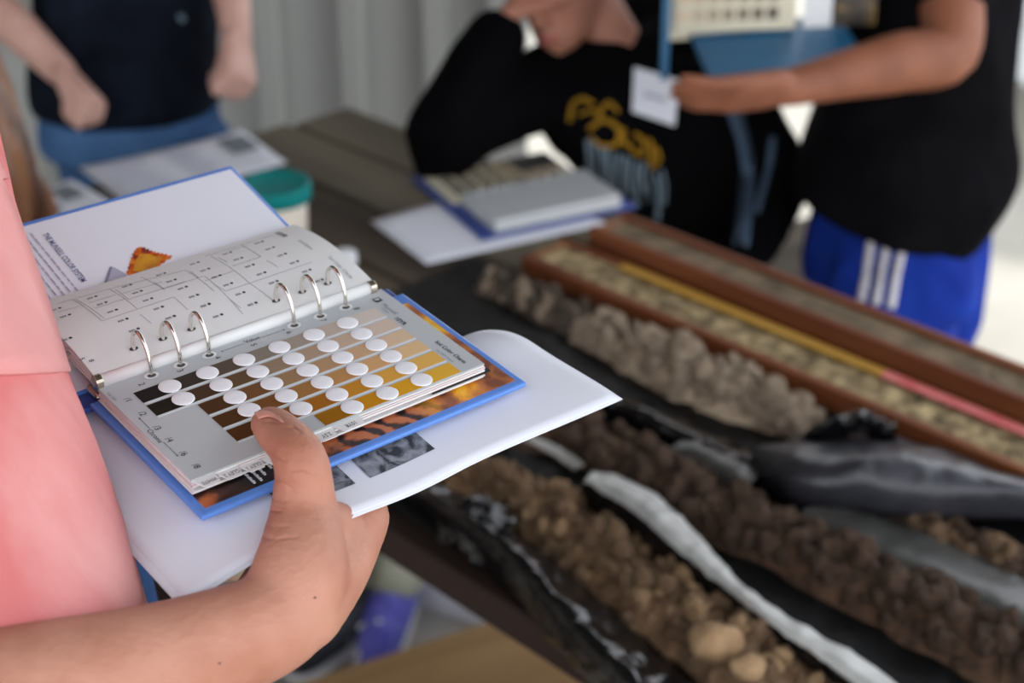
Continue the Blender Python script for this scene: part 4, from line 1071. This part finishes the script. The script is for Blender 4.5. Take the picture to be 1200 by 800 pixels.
face_parts(TB, axB, rB); body_obj('hair', hair_cap(TB, axB), .01, M['hairbr'], rB, fold=(.004, 30, .2))

# ------------------------------------------------------------------ person C: black sweatshirt, seated, chin on hand
hipC = V3((.30, 2.62, .60)); chC = U(752, 140, 2.66); shC = U(742, 72, 2.62); nkC = U(718, 52, 2.58)
rC = empty('person', V3((hipC.x, hipC.y, 0)), 'person in black printed sweatshirt seated across the table, head propped on a fist', 'person')
ax = (U(800, 100, 2.70) - U(660, 112, 2.58)); ax.z = 0; ax.normalize(); ay = V3((-ax.y, ax.x, 0))
lean = (shC - hipC).normalized()
sL, sR = U(664, 90, 2.60), U(824, 44, 2.74)            # shoulders as seen left / right
eC, wC = U(512, 173, 2.44), U(588, 32, 2.47)           # elbow on the table, wrist at the jaw
e2, w2 = U(905, 215, 2.74), U(868, 300, 2.60)
hcC = U(662, -34, 2.52)
hd, TC_, axC = head(hcC, (-.45, -.85, -.25), (-.2, -.25, .95))
bC = [loft([(shC - V3((0, 0, .02)), ax * .09, ay * .06), (chC, ax * .14, ay * .095), (hipC + V3((0, 0, .08)), ax * .15, ay * .11), (hipC - V3((0, 0, .07)), ax * .16, ay * .13)])] + hd
bC.append(tube([U(738, 90, 2.64), U(722, 58, 2.60), TC_(0, -.035, -.05)], [.05, .050, .050]))
bC += [tube([sL, sL.lerp(eC, .5), eC, eC.lerp(wC, .45), wC], [.050, .046, .040, .038, .026]), tube([sR, e2, w2], [.048, .038, .027])]
fd = (wC - eC).normalized()
bC += hand(wC, (fd + V3((.15, .05, .1))).normalized(), V3((.75, .1, -.3)), V3((-.1, -1, 0)), curl=(72, 85, 50), s=.95, thumb=(20, 40))
bC += hand(w2, (w2 - e2), V3((0, .3, -1)), V3((-.8, -.3, 0)), curl=(25, 35, 25), s=.95)
for k, (dx, fx) in enumerate(((-.09, (-.205, 2.20)), (.09, (.12, 2.24)))):
    kn = V3((hipC.x - .26 + dx * .8, hipC.y - .30 + dx * .8, .53)); hp = hipC + ax * dx + V3((0, 0, -.03))
    ank = V3((fx[0], fx[1] + .03, .10))
    bC += [tube([hp, hp.lerp(kn, .5), kn], [.078, .072, .054]), tube([kn, kn.lerp(ank, .35), ank], [.052, .050, .035]), tube([ank + V3((0, .02, -.05)), ank + V3((-.02, -.13, -.062))], [.034, .024])]
body_obj('body', bC, .0055, M['skinC'], rC, smooth=5)
swe = [loft([(nkC - lean * .02, ax * .070, ay * .066), (shC, ax * .172, ay * .105), (chC, ax * .178, ay * .125), (hipC + V3((0, 0, .10)), ax * .175, ay * .135), (hipC + V3((0, 0, -.03)), ax * .178, ay * .145)], n=32)]
swe += [tube([sL, sL.lerp(eC, .5) + V3((0, 0, .012)), eC, eC.lerp(wC, .5), eC.lerp(wC, .90)], [.070, .062, .054, .058, .045], n=18), tube([sR, sR.lerp(e2, .5), e2, w2], [.068, .064, .058, .045], n=18)]
swe += [tube([U(735, 40, 2.68), U(800, 24, 2.76)], [.066, .066]), tube([nkC - lean * .035 + ax * .02, sR], [.055, .068]), tube([nkC - lean * .035 - ax * .02, sL], [.055, .070])]
swo = body_obj('sweatshirt', swe, .008, M['blk'], rC, fold=(.006, 9, .6))
troC = []
for k, (dx, fx) in enumerate(((-.09, (-.205, 2.20)), (.09, (.12, 2.24)))):
    kn = V3((hipC.x - .26 + dx * .8, hipC.y - .30 + dx * .8, .53)); hp = hipC + ax * dx + V3((0, 0, -.03)); ank = V3((fx[0], fx[1] + .03, .10))
    troC += [tube([hp, hp.lerp(kn, .5), kn], [.092, .085, .068]), tube([kn, kn.lerp(ank, .35), ank], [.066, .062, .052])]
    A0 = ank + V3((0, .04, -.05)); A1 = ank + V3((-.03, -.16, -.06))
    s_ = mesh('sneaker', tube([A0, A0.lerp(A1, .45) + V3((0, 0, .012)), A1], [.042, .044, .032]), M['shoeblue'], rC, smooth=True)
    mesh('sole', tube([V3((A0.x, A0.y + .02, .014)), V3((A1.x, A1.y - .02, .014))], [(.044, .013), (.036, .013)], side=(1, 0, 0)), M['rubber'], s_, smooth=True)
    for j in range(4):
        c_ = A0.lerp(A1, .35 + .13 * j) + V3((0, 0, .046 - .003 * j)); mesh('lace', tube([c_ + V3((-.034, .010, -.014)), c_ + V3((0, 0, .005)), c_ + V3((.034, .010, -.014))], [.006, .006, .006], n=8, sub=3), M['rubber'], s_, smooth=True)
    mesh('toe_cap', ell(A1 + V3((0, .004, .004)), .034, .030, .026), M['rubber'], s_, smooth=True)
    mesh('side_stripe', join(*[tube([A0.lerp(A1, .25 + .16 * j) + V3((-.041, 0, .02)), A0.lerp(A1, .40 + .16 * j) + V3((-.040, 0, -.012))], [.006, .006], n=8, sub=1) for j in range(3)]), M['rubber'], s_, smooth=True)
body_obj('trousers', troC + [ell(hipC - V3((0, 0, .02)), .18, .15, .11, ax, ay)], .011, M['sage'], rC)
face_parts(TC_, axC, rC); body_obj('hair', hair_cap(TC_, axC), .01, M['hairdk'], rC, fold=(.004, 30, .2))
bpy.context.view_layer.update()
def project(o, root, pts, off):                       # lay flat print on the cloth along the sight lines where it shows
    P = []
    for a_, b_ in pts:
        hit, loc, nor, _ = o.ray_cast(CAM - ORG[root.name], ray(a_, b_).normalized())
        if hit: P.append(loc + ORG[root.name] + nor * off)
    return P
def print_poly(name, o, root, pts, m, off=.004):
    P = project(o, root, pts, off)
    if len(P) == len(pts): mesh(name, (P, [tuple(range(len(P)))]), m, root, solid=.001)
def stroke(name, o, root, pts, wd, m, off=.003, n=10):
    Q = [cr([V3((a_, b_, 0)) for a_, b_ in pts], i / n) for i in range(n + 1)]; V, Fc = [], []
    for i, q in enumerate(Q):
        d = (Q[min(i + 1, n)] - Q[max(i - 1, 0)]).normalized(); nx_ = V3((-d.y, d.x, 0)) * (wd / 2)
        for s_ in (-1, 1):
            p = project(o, root, [((q + nx_ * s_).x, (q + nx_ * s_).y)], off)
            if not p: return
            V.append(p[0])
    for i in range(n): Fc.append((2 * i, 2 * i + 1, 2 * i + 3, 2 * i + 2))
    mesh(name, (V, Fc), m, root, smooth=True, solid=.0008)
GO = lambda pts, w_=7: stroke('gold_lettering', swo, rC, pts, w_ * .66, M['gold'])
GO([(668, 142), (672, 122), (684, 116), (696, 122)], 8); GO([(678, 134), (694, 130), (706, 134)], 6); GO([(700, 138), (712, 120), (724, 132)], 7)
GO([(690, 152), (706, 140), (724, 150), (722, 168), (704, 170), (692, 160)], 9); GO([(730, 150), (730, 166), (742, 172)], 8); GO([(742, 156), (754, 164), (752, 180), (740, 176)], 7)
GO([(760, 162), (764, 176), (760, 190)], 8); GO([(768, 172), (772, 186), (762, 196)], 7); GO([(676, 210), (690, 220), (704, 226)], 7)
rng = random.Random(4)
for i in range(17):
    a_ = 660 + i * 7.2; b_ = 138 + i * 3.2 + rng.uniform(-6, 6); L_ = rng.uniform(34, 58)
    stroke('silver_figure', swo, rC, [(a_, b_ + 14), (a_ + rng.uniform(-4, 4), b_ + 14 + L_ * .5), (a_ + rng.uniform(-5, 5), b_ + 14 + L_)], rng.uniform(2.5, 6), M['silver'])
for pts, w_ in [([(858, 128), (872, 170), (876, 220), (868, 288)], 17), ([(905, 160), (900, 200), (886, 250)], 8), ([(918, 190), (926, 230), (930, 262)], 9)]:
    stroke('sleeve_stripe', swo, rC, pts, w_, M['greyst'], n=14)
print_poly('name_tag', swo, rC, [(742, 84), (792, 96), (787, 147), (738, 131)], M['paper'], .010)
stroke('name_tag_text', swo, rC, [(752, 112), (768, 116), (778, 119)], 5, M['inkl'], .0125, n=4)

# bench under person C
bC_ = rempty('bench', hipC + V3((0, 0, -hipC.z)), math.atan2(ax.y, ax.x), 'plain wooden bench under the seated person in black', 'bench')
mesh('seat', lbox(-.55, .55, -.13, .16, .415, .455), M['wood'], bC_, local=True, bev=.004)
for x in (-.45, .45): mesh('leg', lbox(x - .03, x + .03, -.10, .13, 0, .415), M['woodedge'], bC_, local=True, bev=.004)

# ------------------------------------------------------------------ person D: black T-shirt and blue shorts, standing with a binder
hpD = U(1045, 290, 2.62); chD = U(1075, 90, 2.58); shD = U(1095, -130, 2.56)
rD = empty('person', V3((hpD.x + .03, hpD.y, 0)), 'person in black T-shirt and royal blue striped shorts standing at right', 'person')
fx = V3((-.92, -.38, 0)).normalized(); fy = V3((-fx.y, fx.x, 0))      # facing, left-hand side... across
sD = shD - V3((0, .13, .02)); eD = U(1112, 60, 2.40); wD = U(918, 104, 2.33)
bD = [loft([(shD + V3((0, 0, .06)), fx * .055, fy * .055), (shD, fx * .095, fy * .17), (chD, fx * .118, fy * .155), (hpD + V3((-.01, 0, .04)), fx * .09, fy * .125), (hpD - V3((0, 0, .08)), fx * .10, fy * .14)])]
bD.append(tube([sD, sD.lerp(eD, .5), eD, eD.lerp(wD, .30), eD.lerp(wD, .7), wD], [.058, .052, .047, .047, .036, .028]))
fdD = (wD - eD).normalized()
bD += hand(wD, fdD + V3((0, 0, .12)), V3((0, .8, .6)), V3((0, -.6, .8)), curl=(4, 10, 10), s=1.05, thumb=(6, 0), spread=.0)
s2 = shD + V3((.02, .16, -.02)); e2D = V3((s2.x - .02, s2.y + .05, 1.08)); w2D = e2D + V3((-.20, -.06, .03))
bD += [tube([s2, e2D, w2D], [.055, .043, .028])] + hand(w2D, w2D - e2D, V3((0, 0, 1)), V3((0, 1, 0)), curl=(15, 20, 15))
hcD = shD + V3((-.05, -.02, .28)); hd, TD, axD = head(hcD, (-.85, -.2, -.5), (-.5, -.1, .86)); bD += hd
bD.append(tube([shD, hcD - V3((-.03, -.01, .07))], [.058, .056]))
lgD = [hpD + V3((-.02, -.06, -.05)), hpD + V3((.07, .09, -.05))]
for k, lp in enumerate(lgD):
    bD += [tube([lp, V3((lp.x + .02, lp.y, .47)), V3((lp.x + .03, lp.y, .30)), V3((lp.x + .03, lp.y, .09))], [.082, .058, .056, .036]), tube([V3((lp.x + .05, lp.y, .045)), V3((lp.x - .12, lp.y - .03, .035))], [.034, .026])]
body_obj('body', bD, .0055, M['skinD'], rD, smooth=5)
tee = [loft([(shD + V3((0, 0, .045)), fx * .08, fy * .08), (shD, fx * .115, fy * .185), (chD, fx * .138, fy * .172), (U(1062, 190, 2.60), fx * .152, fy * .200), (U(1032, 254, 2.62), fx * .132 + V3((0, 0, .030)), fy * .178)], n=32),
       tube([sD + V3((0, .04, .01)), sD.lerp(eD, .42)], [.072, .074], n=18), tube([s2 - V3((0, .04, 0)), s2.lerp(e2D, .5)], [.072, .072], n=18)]
body_obj('t_shirt', tee, .009, M['blkt'], rD, fold=(.006, 7, .35))
sho = [loft([(hpD + V3((-.01, 0, .09)), fx * .100, fy * .135), (hpD + V3((-.005, 0, .0)), fx * .118, fy * .160), (hpD - V3((0, 0, .07)), fx * .130, fy * .172)], n=32)]
for lp in lgD: sho.append(tube([lp + V3((0, 0, -.07)), V3((lp.x + .010, lp.y, .68)), V3((lp.x + .016, lp.y, .50))], [.104, .104, .112], n=22))
shoO = body_obj('shorts', sho, .009, M['royal'], rD, fold=(.005, 9, .4))
bpy.context.view_layer.update()
for k in range(3):
    x0, x1 = 1024 + k * 19, 1010 + k * 17
    stroke('side_stripe', shoO, rD, [(x0, 266 + k * 5), ((x0 + x1) / 2, 312), (x1, 352 + k * 4)], 9, M['white'], .003, n=16)
for k in (0, 1):
    pts = [(1100, 398), (1130, 388), (1152, 376)] if k else None
    if pts: stroke('hem_band', shoO, rD, pts, 14, M['white'], .003, n=10)
for lp in lgD:
    s_ = mesh('shoe', tube([V3((lp.x + .07, lp.y, .045)), V3((lp.x - .04, lp.y - .01, .048)), V3((lp.x - .15, lp.y - .03, .034))], [.04, .042, .028]), M['rubber'], rD, smooth=True)
    mesh('sole', tube([V3((lp.x + .08, lp.y, .012)), V3((lp.x - .16, lp.y - .03, .012))], [(.040, .011), (.034, .011)], side=(0, 1, 0)), M['shoedark'], s_, smooth=True)
face_parts(TD, axD, rD); body_obj('hair', hair_cap(TD, axD), .01, M['hairdk'], rD, fold=(.004, 30, .2))

# binder held open by person D: one cover lies on the palm, the other stands up with its chart
pC = [U(795, 92, 2.36), U(838, 40, 2.50), U(996, 38, 2.50), U(962, 70, 2.34)]
bd = empty('ring_binder', U(880, 78, 2.40), 'petrol blue binder held open on a palm, chart page standing up', 'binder')
hinge0, hinge1 = U(794, 93, 2.33), U(840, 38, 2.45)
ux = (U(985, 56, 2.41) - (hinge0 + hinge1) / 2).normalized(); uy = (hinge1 - hinge0).normalized(); uy = (uy - ux * uy.dot(ux)).normalized(); uz = ux.cross(uy).normalized()
if uz.z < 0: uz = -uz
hc0 = (hinge0 + hinge1) / 2
sl = mesh('lower_cover', box(hc0 + ux * .125 + uz * .002, .25, .20, .004, ux, uy, uz), M['teald'], bd, bev=.001)
mesh('lining', box(hc0 + ux * .125 + uz * .0046, .238, .19, .001, ux, uy, uz), M['teald'], sl)
up1 = V3((0, .12, 1)).normalized()
vdr = ray(778, 50); vdr.z = 0; vdr.normalize()
uc = mesh('upright_cover', box(U(778, 92, 2.34) + vdr * .09 + up1 * .085, .17, .20, .012, up1, vdr, up1.cross(vdr)), M['teald'], bd, bev=.002)
nrm = up1.cross(uy); nrm = nrm if nrm.dot(CAM - hc0) > 0 else -nrm
# chart pages standing between the covers, turned to the viewer
pa = V3((ux.x, ux.y, 0)).normalized()
p0 = hinge0.lerp(hinge1, .85) - pa * .068 + uz * .004
pn = pa.cross(up1); pn = pn if pn.dot(CAM - p0) > 0 else -pn
pg = mesh('chart_page', box(p0 + pa * .105 + up1 * .09, .19, .16, .003, pa, up1, pn), M['cream'], bd)
for i in range(7):
    for j in range(5):
        v = 210 - 20 * i
        mesh('colour_chip', box(p0 + pa * (.022 + .0235 * i) + up1 * (.034 + .030 * j) + pn * .002, .017, .019, .001, pa, up1, pn), mat('upright_chip', srgb(v, v * (.88 - .03 * j), v * (.74 - .09 * j)), .6), pg)
for i in range(4): mesh('page', box(p0 + pa * .10 + up1 * (.082 - .004 * i) - pn * (.006 + .006 * i), .20 + .004 * i, .150, .0025, (pa + pn * -.05 * i).normalized(), up1, (pn + pa * .05 * i).normalized()), M['cream'], bd)
mesh('page', box(p0 + pa * .235 + up1 * .085, .045, .15, .003, pa, up1, pn), M['leaf'], bd)
mesh('cover_photo', box(p0 + pa * .296 + up1 * .085 + pn * -.002, .066, .15, .003, pa, up1, pn), stripes_print('leaf_print', [(.35, srgb(24, 22, 18)), (.5, srgb(70, 54, 30)), (.62, srgb(170, 136, 40)), (.75, srgb(206, 172, 60))], 16, .5), bd)

# ------------------------------------------------------------------ person E: long brown hair at the left edge
hcE = U(-68, 122, 2.05)
rE = empty('person', V3((hcE.x - .12, hcE.y - .20, 0)), 'person with long brown hair cut off by the left edge', 'person')
EX, EY = V3((.75, -.66, 0)), V3((.66, .75, 0))
shE = hcE + V3((-.07, -.09, -.28)); hpE = V3((hcE.x - .20, hcE.y - .28, .60))
hd, TE, axE = head(hcE, (-.25, .85, -.35), (-.1, .35, .93))
bE = hd + [tube([shE + V3((0, 0, .02)), hcE + V3((-.02, -.03, -.07))], [.052, .05]), loft([(shE + V3((0, 0, .05)), EX * .06, EY * .05), (shE, EX * .16, EY * .085), (shE.lerp(hpE, .5), EX * .14, EY * .10), (hpE, EX * .16, EY * .12)])]
lw = shE + EX * .17
eE = lw + V3((-.02, -.03, -.27)); bE += [tube([lw, eE, eE + EY * .2], [.044, .036, .025])] + hand(eE + EY * .2, EY, V3((0, 0, -1)), V3((-.7, .6, 0)), curl=(15, 20, 15), s=.9)
for k in (-1, 1):
    kn = hpE + EY * .40 + EX * (.09 * k) + V3((0, 0, -.06)); an = V3((kn.x + .06, kn.y + .03, .10)) if k < 0 else V3((-.325, 2.13, .105))
    bE += [tube([hpE + EX * (.08 * k), kn], [.075, .054]), tube([kn, an], [.05, .034]), tube([an + V3((0, 0, -.05)), an + EY * .13 + V3((0, 0, -.06))], [.033, .024])]
body_obj('body', bE, .008, M['skinB'], rE, smooth=4)
body_obj('top', [loft([(shE + V3((0, 0, .04)), EX * .08, EY * .07), (shE, EX * .175, EY * .10), (shE.lerp(hpE, .5), EX * .155, EY * .115), (hpE, EX * .17, EY * .13)]), tube([lw - EX * .03, lw.lerp(eE, .6)], [.058, .054])], .012, M['khaki'], rE, fold=(.004, 9, .5))
jn = []
for k in (-1, 1):
    kn = hpE + EY * .40 + EX * (.09 * k) + V3((0, 0, -.06)); an = V3((kn.x + .06, kn.y + .03, .10)) if k < 0 else V3((-.325, 2.13, .105))
    jn += [tube([hpE + EX * (.08 * k), kn], [.09, .068]), tube([kn, an + V3((0, 0, .05))], [.064, .050])]
    A0, A1 = an + EY * -.05 + V3((0, 0, -.055)), an + EY * .15 + V3((0, 0, -.066))
    s_ = mesh('shoe', tube([A0, A0.lerp(A1, .4) + V3((0, 0, .012)), A1], [.043, .046, .034]), M['shoedark'], rE, smooth=True)
    mesh('sole', tube([V3((A0.x, A0.y, .013)) - EY * .01, V3((A1.x, A1.y, .013)) + EY * .01], [(.045, .012), (.038, .012)], side=EX), M['rubber'], s_, smooth=True)
    for j in range(3): mesh('shoe_stripe', tube([A0.lerp(A1, .30 + .2 * j) + EX * (.030) + V3((0, 0, .034)), A0.lerp(A1, .36 + .2 * j) + EX * .046 + V3((0, 0, .0))], [.006, .006], n=8, sub=1), M['shoegrey'], s_, smooth=True)
body_obj('trousers', jn + [ell(hpE, .17, .13, .10, EX, EY)], .012, M['beige'], rE)
face_parts(TE, axE, rE)
hv_ = hair_cap(TE, axE)
rng = random.Random(9)
for i in range(26):
    a_ = radians(-100 + i * 14.5) ; rx = .080 * cos(a_); ry = .088 * sin(a_) - .03
    if ry > .045: continue
    p0_ = TE(rx * .9, ry * .9, .03); p1_ = TE(rx * 1.1, ry * 1.05, -.08); p2_ = V3((p1_.x + .02 * rng.uniform(-1, 1.2), p1_.y + .015 * rng.uniform(-1, 1), p1_.z - .10)); p3_ = p2_ + V3((.02 * rng.uniform(-1.2, .4), .015 * rng.uniform(-1, 1), -.10 - .05 * rng.random()))
    hv_.append(tube([p0_, p1_, p2_, p3_], [.017, .019, .016, .006], n=8))
body_obj('hair', hv_, .006, M['hairbr'], rE, smooth=2, fold=(.003, 60, .1))
bE_ = rempty('bench', V3((hpE.x, hpE.y, 0)), math.atan2(EX.y, EX.x), 'plain wooden bench under the long-haired person at the left edge', 'bench')
mesh('seat', lbox(-.5, .35, -.14, .15, .435, .475), M['wood'], bE_, local=True, bev=.004)
for x in (-.42, .28): mesh('leg', lbox(x - .03, x + .03, -.11, .12, 0, .435), M['woodedge'], bE_, local=True, bev=.004)
